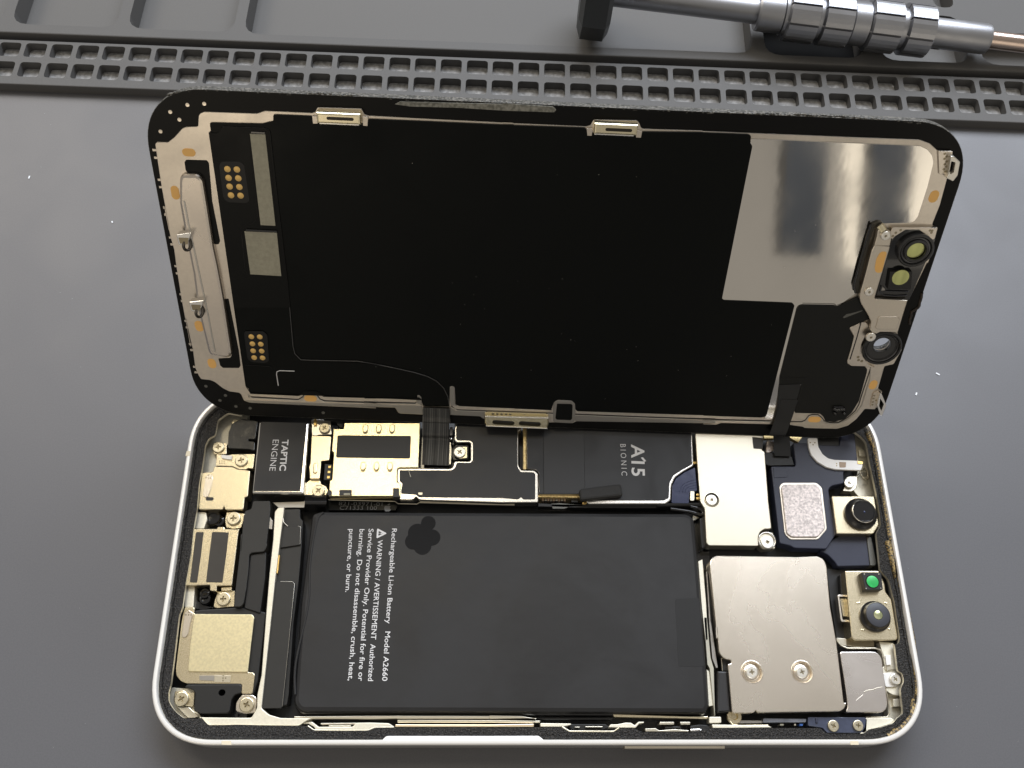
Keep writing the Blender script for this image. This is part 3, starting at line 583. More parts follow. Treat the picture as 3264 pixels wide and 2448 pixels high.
text('flex_lettering', ph, '821-03971-01', (31.79, 47.18), (40.87, 47.04), 0.85, 3.62, 'textdim', bold=-.005)
text('flex_lettering', ph, 'C71333 100', (32.05, 46.2), (39.78, 46.21), 0.85, 3.62, 'textdim', bold=-.005)
c = (42.02, 46.69)
plate('fruit_emblem', ph, [(c[0]+x*.75, c[1]+y*.75) for x, y in [(-.95, .1), (-.8, .45), (-.4, .6), (0, .5), (.45, .62), (.85, .4), (.62, .1), (.62, -.25), (.95, -.55), (.6, -1), (.2, -1.1), (0, -1), (-.3, -1.12), (-.65, -1), (-.9, -.5)]], 3.5, 3.63, 'textdim', 0, .3)
plate('fruit_emblem', ph, cap_pt(c[0]+.2, c[1]+.72, .55, .24, .6), 3.5, 3.63, 'textdim', 0, 0)
# short foam block that lies across the processor shield
fc = [(81.87, 49.53), (82.3, 49.97), (90.29, 51.07), (90.73, 50.78), (90.9, 48.8), (90.58, 48.48), (82.44, 47.52), (82.07, 47.64)]
plate('foam_block', ph, fc, 5.98, 7.3, 'foam', .45, .35)
# connector flex that runs off the board
plate('side_flex', ph, [(106.9, 55.43), (104.52, 54.27), (102.58, 52.9), (101.71, 51.29), (101.27, 47.41), (104.93, 47.39), (105.28, 49.81), (106.91, 50.12)], 4.2, 5.6, 'navy', .08, .3)
for k in range(4):
    d = k*26
    pts = bez([(x, y, 0) for x, y in ([(106.86, 52.23)[0]]+[0],)] if False else [((107.09, 52.63)[0], (107.09, 52.63)[1]-k*.55, 5.6), ((105.32, 52.21)[0]+k*.3, (105.32, 52.21)[1]-k*.5, 5.6), ((103.7, 51.2)[0]+k*.55, (103.7, 51.2)[1]-k*.2, 5.6), ((103.1, 49.6)[0]+k*.6, (103.1, 49.6)[1], 5.6)], 6)
    tube('flex_trace', ph, pts, .06, 'navy', 5)
plate('contact_pad', ph, [(105.39, 50.04), (106.29, 50.05), (106.07, 47.92), (105.16, 47.92)], 4.2, 5.8, 'steelw', .05, .25)
for p in [(107.06, 49.52), (106.99, 48.72), (107.01, 56.67)]: lathe('solder_ball', ph, [(.32, 4), (.3, 4.9), (.01, 5.0)], p, 'gold', 10)
ribbon('flex_bend', ph, bez([(*(103.14, 47.49), 5.45), (*(103.16, 46.95), 5.2), (*(103.66, 46.73), 3.8)], 5), (1, .02, 0), 11.0*.9, .25, 'plastic')
tube('rubber_seal', ph, bez([(*(101.05, 46.3), 5.2), (*(104.44, 45.82), 5.2), (*(106.49, 45.4), 5.0), (*(107.53, 45.25), 4.6), (*(107.97, 45.94), 4.6), (*(107.16, 46.53), 4.8), (*(105.29, 46.91), 5.0)], 6), .42, 'gloss', 8)
plate('white_tab', ph, [(106.2, 45.62), (107.41, 45.13), (105.93, 44.29)], 2, 3.0, 'cream', .03, 0)
# --- pale shield plate beside the ear speaker
plate('connector_shield', ph, [(107.48, 64.98), (122.75, 65.12), (121.99, 61.94), (121.46, 59.02), (121.98, 58.86), (121.49, 47.7), (121.46, 41.86), (119.85, 41.75), (118.92, 41.07), (118.42, 39.92), (118.35, 38.21), (108.14, 38.24), (107.68, 38.73), (107.96, 46.05), (107.18, 47.52), (107.19, 51.59)], 3.2, 6.3, 'steelw', .12, .35)
plate('black_sticker', ph, [(119.64, 62.16), (122.01, 61.88), (121.58, 59.34), (119.65, 59.45)], 6.3, 6.36, 'sticker', .02, .1)
cc = (109.63, 48.06)
lathe('screw_collar', ph, [(1.62, 6.25), (1.6, 6.42), (1.45, 6.45), (1.35, 6.3), (.01, 6.3)], cc, 'steelw', 28)
screw(ph, (109.53, 47.89), 6.62, 1.22, 'screww', style='tri')
plate('screw_bracket', ph, [(119.19, 41.07), (121.97, 41.37), (122.03, 37.93), (119.47, 37.72), (118.8, 38.48)], 3, 5.3, 'steelw', .1, .3)
tube('collar_ring', ph, [((120.44, 39.55)[0]+1.72*math.cos(t/24*6.283), (120.44, 39.55)[1]+1.72*math.sin(t/24*6.283), 5.55) for t in range(24)], .16, 'chrome', 6, True)
screw(ph, (120.4, 39.15), 5.9, 1.40, 'screww', style='tri')
plate('gold_finger', ph, [(123, 64.05), (125.24, 64.07), (125.07, 62.67), (122.84, 62.65)], 3, 4.2, 'board', .05, 0)
plate('gold_finger', ph, [(128.6, 63.36), (131.48, 63.27), (130.29, 61.78), (128.63, 62.82)], 3, 4.2, 'board', .05, .1)
plate('spring_contact', ph, [(123.37, 62.2), (124.85, 61.79), (124.58, 59.59), (123.3, 59.05), (122.73, 59.26)], 3.4, 4.6, 'pad', .2, .3)
plate('flex_socket', ph, [(122.11, 59.1), (124.77, 59.12), (128.21, 58.32), (128.53, 56.25), (123.23, 56.11), (122.09, 56.41)], 2.5, 4.9, 'plastic', .1, .15)
# --- ear speaker module
plate('ear_speaker', ph, [(128.72, 61.16), (129.03, 61.22), (131.87, 61.08), (134.29, 60.68), (138.63, 60.61), (139.35, 62.82), (140.45, 63.47), (142.44, 63.48), (142.11, 57.41), (139.38, 55.23), (138.65, 54.51), (138.41, 52.07), (135.71, 51.49), (134.99, 50.84), (134.82, 50.03), (134.91, 46.06), (135.02, 41), (132.57, 37.83), (125.92, 37.99), (125.23, 38.5), (123.04, 38.98), (123.19, 55.62), (123.54, 55.79), (128.37, 55.83), (128.58, 56.28)], 2.4, 5.5, 'plasticb', .18, .35)
plate('ear_speaker_step', ph, [(134.67, 64.32), (139.29, 64.36), (138.71, 60.77), (138.31, 60.45), (134.13, 60.48)], 3, 5.3, 'plastic', .1, .2)
plate('speaker_port', ph, [(136.82, 41.23), (139.84, 41.05), (142.65, 40.74), (142.94, 39.04), (142.87, 35.24), (142.4, 34.67), (134.66, 34.45), (134.24, 35.39), (132.95, 36.9), (131.54, 37.56), (134.15, 39.96)], 2.0, 4.6, 'plasticb', .2, .3)
plate('speaker_port_wall', ph, [(141.6, 40.59), (142.55, 40.6), (142.75, 35.16), (142.37, 34.6), (141.37, 34.59)], 2.4, 4.9, 'rail2', .1, .2)
plate('embossed_mark', ph, [(123.68, 55.45), (126.61, 55.47), (126.54, 53.35), (123.54, 53.16)], 5.5, 5.6, 'plasticb', .04, .12)
pad = [(124.38, 51.2), (125.22, 52.05), (132.43, 52.1), (133.47, 50.96), (133.2, 41.99), (131.05, 39.77), (125.24, 39.74), (124.25, 40.89)]
plate('speaker_pad_rim', ph, pad, 5.5, 5.72, 'steel', .08, .5)
plate('speaker_pad', ph, [(124.65, 50.9), (125.27, 51.57), (132.18, 51.66), (132.94, 50.66), (132.74, 42), (130.86, 40.16), (125.43, 40.16), (124.52, 41)], 5.7, 6.05, 'pad', .18, .5)
plate('antenna_flex', ph, [(131.82, 62.1), (133.9, 62.12), (133.84, 60.03), (134.55, 58.37), (135.59, 57.45), (136.92, 57.15), (141.89, 56.98), (142.81, 56.62), (142.8, 55.96), (142.23, 54.83), (139.9, 54.88), (136.8, 55), (134.92, 55.49), (133.14, 56.71), (132, 58.35), (131.74, 60.01)], 5.5, 6.05, 'white', .06, .3)
plate('brown_pad', ph, [(137.82, 56.64), (139.28, 56.59), (139.05, 55.44), (137.74, 55.43)], 6.05, 6.13, 'brown', .02, .1)
plate('contact_pad', ph, [(141.77, 56.88), (142.89, 56.74), (142.79, 56.17), (141.77, 56.24)], 6.0, 6.2, 'gold', .04, .1)
for p in [(132.21, 61.02), (133.19, 61.02), (132.73, 60.54), (137.22, 56.27), (137.15, 55.82)]: plate('weld_dot', ph, cap_pt(*p, .3, .3, n=5), 6.03, 6.09, 'recess', 0, 0)
plate('screw_bracket', ph, [(139.23, 53.53), (139.96, 53.84), (141.72, 53.86), (141.41, 51.92), (140.86, 50.91), (139.91, 50.4), (137.99, 50.53), (138.72, 51.5)], 3, 5.0, 'steelw', .1, .3)
screw(ph, (139.48, 52.11), 5.65, 1.08, 'screww')
cw = (143.45, 54.28)
tube('spring_wire', ph, [(cw[0]+(.9-.1*k/30)*math.cos(k*.55)-k*.03+.3, cw[1]+1.3*math.sin(k*.55), 4.2+.06*k) for k in range(36)], .10, 'recess', 5)
tube('spring_wire', ph, [(*(141.54, 53.96), 4.8), (*(142.65, 54.78), 5.0), (*(143.93, 55.41), 5.2)], .10, 'recess', 5)
# --- front camera
plate('camera_housing', ph, [(134.93, 48.85), (143.8, 48.84), (143.88, 48.41), (143.83, 42.73), (142.49, 40.95), (142.08, 40.75), (134.76, 40.76)], 2.2, 6.6, 'nickel', .16, .15)
def lens_unit(name, c, z, r0, r1, h, face, glass, gr, tilt=None):
    root = lathe(name, ph, [(r0, z), (r0, z+h*.25), (r0*.93, z+h*.32), ((r0*.93+r1)/2, z+h*.55), (r1, z+h*.8), (r1, z+h*.96), (r1-.12, z+h), (gr, z+h), (gr*.97, z+h-.12), (.01, z+h-.12)], c, 'barrel', 44, [face, glass], [0, 0, 0, 0, 0, 0, 1, 1, 2, 2])
    return root
c1 = (140.25, 44.89)
lens_unit('camera_lens', c1, 6.6, 3.35, 2.35, 2.3, 'lens', 'lens', 2.1)
tube('lens_ring', ph, [(c1[0]+2.28*math.cos(t/30*6.283), c1[1]+2.28*math.sin(t/30*6.283), 8.72) for t in range(12, 27)], .16, 'chrome', 6, False)  # partial bright arc put in as the highlight round the front lens
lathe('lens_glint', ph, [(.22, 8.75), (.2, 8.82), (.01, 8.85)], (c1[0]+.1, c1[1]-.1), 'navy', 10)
# --- infrared pair on its own bracket
plate('camera_housing', ph, [(135.37, 33.13), (142.3, 33.16), (143.05, 30.48), (142.96, 28.84), (143.9, 27.39), (143.87, 19.91), (143.56, 19.48), (143.14, 19.35), (135.24, 19.34), (134.66, 19.89), (134.96, 25.92)], 2.4, 6.4, 'nickel', .2, .2)
bx = [(137.98, 32.4), (141.97, 32.34), (141.72, 28.95), (138.23, 28.83)]
plate('projector_block', ph, bx, 6.4, 8.2, 'plastic', .08, .1)
gc = (139.86, 30.51)
lathe('projector_ring', ph, [(1.36, 8.2), (1.34, 8.27), (1.24, 8.27), (.01, 8.24)], gc, 'gloss', 28)
lathe('green_window', ph, [(1.18, 8.25), (1.17, 8.34), (1.0, 8.38), (.01, 8.4)], gc, 'green', 28)
for p in [(138.47, 32.02), (141.4, 32.03), (138.37, 29.14), (141.34, 29.19)]: lathe('gold_dot', ph, [(.12, 8.2), (.1, 8.26), (.01, 8.27)], p, 'steelw', 8)
c2 = (139.89, 23.93)
lens_unit('camera_lens', c2, 6.4, 3.02, 2.42, 1.9, 'barrel2', 'barrel2', .95)
lathe('lens_glint', ph, [(.9, 8.2), (.86, 8.33), (.5, 8.4), (.01, 8.43)], c2, 'glint', 24)  # glint painted as a pale yellow-green dot on the lens
for p in [(136.88, 26.6), (137.25, 26.67), (142.47, 26.65), (142.76, 26.54), (136.95, 21.33), (137.3, 21.26), (142.4, 21.48), (136.77, 47.98), (137.37, 47.92), (142.95, 48.01), (143.42, 47.96), (136.76, 42), (137.23, 41.96), (143.11, 42.03)]: lathe('weld_bump', ph, [(.25, 6.35), (.22, 6.66), (.01, 6.72)] if False else [(.25, 6.35), (.2, 6.5), (.01, 6.54)], p, 'nickel', 8)
plate('dark_trench', ph, [(133.09, 34.51), (136.98, 33.95), (136.71, 20.19), (133.09, 20.54), (132.97, 28.52)], 1.2, 2.6, 'floor', 0, 0)
plate('cable_block', ph, [(135.02, 32.81), (136.14, 33.38), (136.08, 28.74), (134.69, 28.74)], 2, 4.2, 'plastic', .1, .1)
plate('flex_plug', ph, [(133.62, 28.38), (133.88, 28.64), (135.83, 28.57), (135.53, 23.29), (135.25, 23.15), (133.72, 23.18), (133.53, 23.5)], 3.4, 5.0, 'steel', .08, .12, [[(133.92, 28.2), (135.35, 28.24), (135.14, 23.59), (133.91, 23.59)]], hr=.1)
plate('plug_core', ph, [(134.32, 27.83), (135.16, 27.88), (135.02, 24.33), (134.24, 24.26)], 3.2, 4.6, 'rail', .05, .05)
a, b = Vector((134.69, 27.72)), Vector((134.79, 24.46))
for k in range(14):
    q = a.lerp(b, k/13); box('pin', ph, q.x-.55, q.x+.55, q.y-.09, q.y+.09, 4.55, 4.72, 'nickel', .02)
plate('side_flex', ph, [(132.44, 20.05), (134.04, 20.05), (134.37, 18.65), (136.51, 18.44), (139.79, 18.48), (139.95, 19.45), (135.58, 19.44), (134.3, 19.97)], 2.4, 4.2, 'recess', .06, .1)
plate('ground_strip', ph, [(132.34, 20.11), (134.24, 20.02), (134.13, 18.53), (133.05, 18.79), (132.27, 19.4)], 3, 4.6, 'steelw', .06, .1)
plate('chip', ph, [(141.06, 16.56), (142.1, 16.67), (141.9, 14.81), (140.96, 14.72)], 4.8, 5.8, 'white', .05, .1)
plate('ground_strip', ph, [(141, 14.75), (142.09, 14.8), (141.98, 13.98), (141.03, 13.64)], 4.8, 5.4, 'steelw', .05, .1)
plate('screw_bracket', ph, [(140.24, 13.29), (142.6, 13.46), (143.42, 13.07), (143.66, 12.14), (143.19, 11.29), (142.3, 10.75), (140.33, 10.69), (140.25, 11.79)], 3, 5.3, 'white', .08, .3)
screw(ph, (142.25, 12.1), 5.95, 1.06, 'screww')
# --- large logic board cover and its neighbour
def ccirc(c, r, n=28): return [(c[0]+r*math.cos(2*math.pi*k/n), c[1]+r*math.sin(2*math.pi*k/n)) for k in range(n)]
big = [(107.76, 34.12), (108.08, 35.24), (109.26, 36.02), (125.74, 35.8), (130, 35.96), (131.21, 35.32), (131.58, 34.01), (131.12, 25.81), (131.35, 18.76), (131.09, 7.62), (131.63, 7.62), (131.05, 6.56), (130.1, 6.05), (114.28, 5.81), (114.02, 6.27), (113.68, 5.81), (112.54, 5.73), (109.47, 5.72), (109.55, 14.76), (110.21, 14.83), (110.21, 15.47), (108.94, 15.68), (108.23, 16.58), (108.06, 17.01), (108.02, 21.86), (107.92, 19.27), (107.87, 27.37)]
s1, s2 = (114.1, 13.27), (123.86, 13.29)
plate('logic_cover', ph, big, 3.2, 6.9, 'steel', .16, .5, [ccirc(s1, 2.05), ccirc(s2, 2.05)], hr=0)
for q in (s1, s2):
    lathe('screw_dish', ph, [(2.18, 6.93), (2.1, 6.95), (1.95, 6.75), (1.8, 6.2), (1.7, 6.0), (.01, 6.0)], q, 'steel', 36)
    lathe('screw_washer', ph, [(1.55, 6.0), (1.5, 6.3), (1.35, 6.4), (.01, 6.4)], q, 'steel', 32)
screw(ph, s1, 6.85, 1.17, 'screww', rot=.05); screw(ph, s2, 6.85, 1.15, 'screww', rot=.35)
nb = [(131.84, 17.13), (138.68, 17.18), (139.54, 16.73), (139.93, 15.91), (139.65, 7.41), (139.21, 6.47), (138.35, 5.93), (131.27, 5.91), (131.82, 6.91), (131.91, 8.32), (131.93, 11.65)]
o = plate('battery_connector_cover', ph, nb, 3.4, 6.55, 'steel2', .16, .5)
line('crease', ph, [(135.41, 9.65), (136.25, 9.98), (137.15, 10.06), (138.08, 10.4), (139.07, 10.52)], 6.52, .10, 'steelw')
line('crease', ph, [(133.66, 8.07), (134.46, 8.65), (135.15, 9.15)], 6.50, .09, 'steel')
line('shield_lip', ph, [(132, 19.44), (132.73, 18.48), (133.91, 18), (139.33, 18.01), (140.27, 17.71), (140.62, 17.11), (140.74, 16.24)], 5.4, .2, 'steelw')
line('shield_lip', ph, [(140.22, 10.85), (140.49, 9.33), (140.5, 6.83), (140.33, 5.84), (139.78, 5.21), (136.62, 5.18)], 4.9, .16, 'steelw')
# dark channel between battery and the covers
plate('dark_trench', ph, [(106.12, 45.5), (108.64, 45.71), (109.18, 38.87), (109, 36.95), (109.1, 20.02), (106.36, 20.02)], 1.2, 2.2, 'gloss', 0, 0)
plate('battery_flex_cover', ph, [(107.11, 44.45), (108.13, 44.85), (108.2, 38.66), (107.61, 38.28), (107.03, 38.08), (106.99, 40.96)], 2, 4.6, 'plastic', .1, .1)
for s, z, m in (([(105.95, 35.29), (106.86, 35.71), (106.82, 26.86), (106.53, 19.58), (106.04, 19.58), (105.88, 25.95)], 5.0, 'cream'), ([(107.4, 33.23), (107.64, 33.23), (107.44, 24.13), (107.25, 19.55), (106.95, 19.55), (107.2, 25.92)], 5.0, 'rail'),
    ([(107.74, 31.43), (107.93, 31.43), (107.75, 19.58), (107.53, 19.58)], 4.6, 'film'), ([(106.1, 23.98), (106.74, 23.98), (106.76, 16.26), (107.19, 14.2), (106.64, 5.5), (106.54, 5.34), (106.39, 14.2), (106.01, 14.89)], 5.0, 'cream2'), ([(107, 22.91), (107.37, 22.92), (107.9, 14.21), (107.55, 14.21), (106.99, 15.92)], 5.4, 'rail')):
    plate('channel_wall', ph, s, 2.0, z, m, .05, .1)
plate('foam_block', ph, [(107.65, 13.56), (109.55, 13.48), (109.37, 6.06), (106.92, 5.9)], 2.4, 6.0, 'foam2', .3, .2)
plate('cable_clip', ph, [(108.39, 16.55), (108.8, 16.21), (110.45, 15.69), (110.48, 15.09), (109.66, 14.97), (109.62, 13.64), (108.64, 13.64), (108.65, 15.52)], 3, 5.4, 'plastic', .1, .1)
line('cable_wire', ph, [(108.69, 15.98), (108.7, 14.78), (108.69, 13.62)], 5.6, .08, 'steelw')
plate('corner_post', ph, [(105.84, 14.09), (106.37, 13.58), (106.56, 7.35), (105.66, 7.19)], 2, 4.6, 'cream', .06, .1)
# --- battery
bat = [(26.95, 44.44), (28.41, 45.04), (104.17, 45.08), (105.63, 44.1), (105.68, 31.41), (105.43, 7.08), (104.6, 5.74), (28.04, 5.97), (26.69, 7.46), (26.33, 26.53)]
plate('battery', ph, bat, 1.4, 6.4, 'battery', .9, 3.6)
tube('battery_fold', ph, bez([(x, y, 6.28) for x, y in [(29.22, 44.77), (28.23, 43.33), (27.67, 39.15), (27.46, 33.21), (27.82, 26), (26.42, 14.92), (26.83, 9.1)]], 6), .26, 'battery', 8)
plate('battery_skirt', ph, [(x, y) for x, y in inset(bat, -.35)], 1.3, 4.4, 'gloss', .5, 2.2)
plate('label_patch', ph, [(100.32, 27.31), (105.16, 27.6), (105, 14.31), (100.05, 14.3)], 6.38, 6.43, 'battery2', .01, .4)
bc = (49.65, 40.13)
flower = []
for cx, cy, r in ((62, 130, 84), (150, -35, 92), (25, -160, 88), (-98, -70, 92), (-58, 30, 102)):
    pass
def union_blob(circs, n=72):
    out = []
    for k in range(n):
        t = 2*math.pi*k/n; d = (math.cos(t), math.sin(t)); best = 0
        for cx, cy, r in circs:
            b = cx*d[0]+cy*d[1]; disc = b*b-(cx*cx+cy*cy-r*r)
            if disc >= 0: best = max(best, b+math.sqrt(disc))
        out.append((best*d[0], best*d[1]))
    return out
kk = 1/3.456/16.0
blob = union_blob([(x*kk, y*kk*1.05, r*kk) for x, y, r in ((62, 130, 84), (112, -28, 92), (8, -122, 98), (-98, -72, 92), (-56, 22, 106), (10, 0, 90))])
plate('dark_patch', ph, [(bc[0]+x, bc[1]+y) for x, y in blob], 6.40, 6.445, 'blob', 0.0, 0)
bt = [('Rechargeable Li-ion Battery   Model A2660', "n|1345,362", "m|1030,700"), ('WARNING / AVERTISSEMENT  Authorized', "n|1190,487", "m|872,700"),
      ('Service Provider Only. Potential for fire or', "n|1088,365", "m|765,700"), ('burning. Do not disassemble, crush, heat,', "n|984,368", "m|668,695"), ('puncture, or burn.', "n|868,368", "n|832,1062")]
text('x', ph, 'x', (0, 0), (1, 0), 1, 0, 'text') if False else None
ends = [[(43.46, 41.42), (43.09, 11.58)], [(40.7, 39.04), (40.41, 11.57)], [(38.72, 41.34), (38.53, 11.57)], [(36.89, 41.27), (36.63, 11.65)], [(34.79, 41.26), (34.9, 28.45)]]
for (s, _, _), (a, b) in zip(bt, ends):
    text('battery_lettering', ph, s, a, b, 1.0, 6.45, 'text', bold=0.006)
tri = [(40.52, 39.51), (40.53, 41.29), (42.24, 40.41)]
plate('warning_triangle', ph, inset(tri, -.12), 6.40, 6.45, 'text', 0, .35, [inset(tri, .22)], hr=.2)
text('battery_lettering', ph, '!', (40.8, 40.53), (40.81, 40.27), .8, 6.45, 'text')
# --- black plates between rib and battery, copper contacts
plate('connector_strip', ph, [(20.85, 45.83), (24.09, 45.93), (24.35, 43.92), (24.91, 43.44), (25.15, 38.39), (25.2, 31.07), (24.93, 22.48), (25.32, 9.26), (25.17, 7.37), (20.61, 6.76), (20.33, 23.23), (20.59, 31.05), (20.34, 37.9), (20.61, 40.74)], 1.6, 4.9, 'film2', .12, .25)
plate('connector_strip', ph, [(21.14, 42.15), (24.56, 42.22), (24.78, 41.98), (24.97, 38.28), (20.86, 37.6), (20.96, 40.34)], 4.9, 5.3, 'film2', .08, .2)
line('strip_glint', ph, [(21.73, 30.73), (24.11, 30.71), (24.58, 30.29), (24.52, 13.35), (24.46, 7.06)], 5.5, .05, 'rail3')  # bright metal line stands in for the glint along the strip's edge
line('strip_glint', ph, [(24.1, 42.16), (24.51, 42.11), (24.68, 41.88), (24.89, 38.37)], 5.3, .05, 'rail3')
plate('connector_strip', ph, [(20.66, 30.69), (24.1, 30.78), (24.65, 30.35), (24.56, 13.35), (24.47, 6.98), (24.15, 6.74), (20.61, 6.7), (20.5, 22.77)], 4.9, 5.5, 'film2', .08, .3)
plate('copper_contact', ph, [(19.26, 44.09), (19.86, 44.09), (19.75, 42.61), (19.19, 42.61)], 3, 5.2, 'copper', .04, 0)
plate('copper_contact', ph, [(19.35, 41.4), (19.77, 41.35), (19.74, 39.79), (19.34, 39.79)], 3, 5.2, 'copper', .04, 0)
plate('copper_contact', ph, [(20.67, 36.11), (21.07, 36.04), (21.05, 32.35), (20.64, 32.42)], 4.8, 5.6, 'gold', .04, 0)
ribbon('battery_cable_loop', ph, bez([(*(26.9, 46.06), 3.0), (*(27.2, 46.42), 5.2), (*(27.49, 46.93), 6.3), (*(27.2, 48.58), 5.4), (*(27.06, 49.5), 3.6)], 6), (1, 0, 0), 4.4, .25, 'gloss')
tube('pull_tab', ph, [(x, y, 5.5) for x, y in [(21.03, 43.72), (21.09, 43.05), (21.61, 42.47), (22.11, 42.09)]], .10, 'steel', 5)
# --- long rails and parts along the lower edge
for s, z, m in (([(26.78, 5.31), (44.51, 5.44), (63.58, 5.41), (63.58, 4.89), (45.39, 4.89), (41.98, 4.79), (26.82, 4.85)], 5.2, 'steelw'),
                ([(63.57, 5.51), (69.77, 5.38), (72.52, 4.89), (63.58, 4.86)], 5.2, 'steelw'), ([(69.98, 5.24), (87.15, 5.24), (87.13, 4.79), (74.3, 4.75)], 4.2, 'film'), ([(87.08, 5.79), (101.84, 5.34), (105.32, 5.34), (105.1, 4.85), (87.22, 5.24)], 5.0, 'nickel'),
                ([(46.17, 4.73), (63.58, 4.69), (73.2, 4.57), (73.2, 4.18), (63.58, 4.21), (46.19, 4.21)], 4.9, 'steelw'), ([(45.91, 3.85), (63.59, 3.82), (71.97, 3.95), (71.97, 3.4), (63.59, 3.38), (45.84, 3.39)], 5.6, 'nickel3'),
                ([(25.93, 4), (29.66, 3.97), (30.73, 3.36), (31.11, 2.83), (40.93, 2.83), (42, 3.43), (45.65, 3.51), (44.6, 4.08), (41.19, 4.19), (38.64, 4.16), (37.84, 3.44), (31.57, 3.44), (30.3, 4.32), (25.89, 4.32)], 5.4, 'cream'),
                ([(73.19, 4.08), (76.28, 4.03), (79.02, 4), (79.02, 3.75), (77.64, 3.43), (73.18, 3.42)], 5.6, 'cream'), ([(86.42, 3.83), (87.8, 3.87), (89.36, 4.16), (90.4, 4.13), (91.06, 3.67), (91.79, 4.32), (92.83, 4.32), (92.85, 4.08), (91.94, 3.96), (91.21, 3.25), (88.28, 3.25), (86.05, 3.27)], 5.6, 'cream')):
    plate('frame_rail', ph, s, 2.4, z, m, .1, .15)
for s in ([(31.82, 4.1), (40.83, 4.18), (40.51, 3.85), (32.01, 3.79)], [(33.38, 3.73), (37.62, 3.73), (37.48, 3.37), (33.4, 3.4)], [(81.69, 3.53), (85.05, 3.53), (84.87, 3.33), (81.77, 3.33)], [(79.71, 3.45), (80.74, 3.45), (80.57, 3.29), (79.79, 3.29)],
          [(95.97, 4.31), (98.65, 4.31), (98.62, 3.85), (95.76, 3.85)], [(99.78, 4.31), (101.72, 4.31), (101.68, 3.85), (99.83, 3.85)], [(93.04, 3.12), (95.03, 3.17), (95.69, 2.8), (98.64, 3.01), (101.39, 2.8), (101.19, 2.56), (93.09, 2.59)]):
    plate('button_spring', ph, s, 2.4, 5.2, 'steelw', .06, .1)
for s in ([(78.75, 3.98), (85.66, 3.98), (86.32, 3.41), (84.92, 2.85), (79.58, 2.85), (78.56, 3.33)], [(97.03, 3.59), (100.15, 3.59), (100.03, 3.2), (96.83, 3.2)], [(101.78, 3.66), (103.71, 3.9), (105.26, 3.74), (105.91, 3.22), (105.17, 2.68), (101.69, 2.57)]):
    plate('button_switch', ph, s, 2.4, 4.6, 'plastic', .1, .2)
line('frame_edge', ph, [(77.22, 3.37), (78.57, 2.57), (86.93, 2.54), (87.9, 3.18)], 6.4, .2, 'steelw')
line('frame_edge', ph, [(29.76, 3.51), (30.89, 2.76), (41.04, 2.75), (42.1, 3.28), (45.74, 3.31)], 6.35, .2, 'cream')
plate('button_spring', ph, [(101.61, 3.04), (103.35, 3.12), (103.93, 2.88), (103.3, 2.52), (101.57, 2.52)], 3, 5.3, 'chrome', .15, .2)
line('frame_edge', ph, [(108.96, 5.69), (109.11, 4.63), (109.73, 3.85), (110.92, 3.65), (116.47, 3.69)], 5.4, .16, 'nickel')
plate('frame_rail', ph, [(105.4, 5.22), (107.66, 5.22), (107.64, 4.16), (105.29, 4.08)], 3, 5.4, 'cream', .1, .2)
plate('frame_rail', ph, [(105.74, 3.82), (116.47, 3.65), (117.11, 3.25), (109.14, 3.2), (105.86, 3.2)], 3, 5.6, 'cream', .08, .15)
plate('frame_rail', ph, [(110.13, 4.68), (115.7, 4.6), (115.64, 4.11), (110.42, 4.11)], 3, 4.8, 'rail', .08, .2)
lathe('rivet', ph, [(1.5, 4.6), (1.3, 5.0), (.7, 5.0), (.5, 4.5), (.01, 4.5)], (110.37, 5.34), 'nickel', 20)
plate('switch_flex', ph, [(115.77, 4.94), (123.95, 4.84), (123.81, 4.24), (115.54, 4.19)], 3.4, 5.4, 'smoke', .06, .1)
for s, m in (([(118.94, 4), (119.63, 4), (119.6, 3.7), (118.9, 3.7)], 'tape'), ([(121.64, 4), (121.99, 4), (121.94, 3.67), (121.6, 3.67)], 'steelw'), ([(122.69, 4.03), (123.38, 4), (123.24, 3.62), (122.64, 3.67)], 'bluechip')):
    plate('chip', ph, s, 3.4, 5.0, m, .03, 0)
plate('antenna_bracket', ph, [(124.27, 5.15), (135.22, 5.12), (135.64, 4.8), (135.14, 2.48), (134.86, 2.32), (127.57, 2.32), (126.86, 3.2), (124.1, 3.62)], 3.2, 5.6, 'plastbl', .1, .2)
plate('bracket_wall', ph, [(125.69, 5), (126.08, 5), (125.95, 4.11), (125.57, 4.11)], 5.6, 5.9, 'plasticb', .03, 0)
screw(ph, (128.79, 3.56), 6.1, 1.06); screw(ph, (133.53, 3.62), 6.1, 1.0)
MT_DONE = True

# ------------------------------------------------------------------ the display assembly, standing open
dp = thing('display_assembly', 'black phone display propped open at an angle showing its inner side with steel plates', 'phone display', [73.53, 63.885, 6.699])
dp.rotation_euler = [1.04409, 0.00462, -0.03173]
LD, WD = 145.0, 69.8
dout = rrect(LD, WD, 11.68, 16, x0=-LD/2)
win = (67.31, 24.74); winr = cap_pt(win[0], win[1], 3.3, 3.3, 0, 14); wing = cap_pt(win[0]+.1, win[1]+.4, 5.0, 5.0, 0, 14)
plate('glass_panel', dp, dout, -1.7, 0.0, 'glass', 0.10, 0, [wing], edge='scuff')
plate('glass_front', dp, inset(dout, .3), -1.9, -1.72, 'glass', 0, 0, [wing])
plate('camera_window', dp, cap_pt(win[0]+.1, win[1]+.4, 5.2, 5.2, 0, 14), -1.6, -1.5, 'port2', 0, 0)
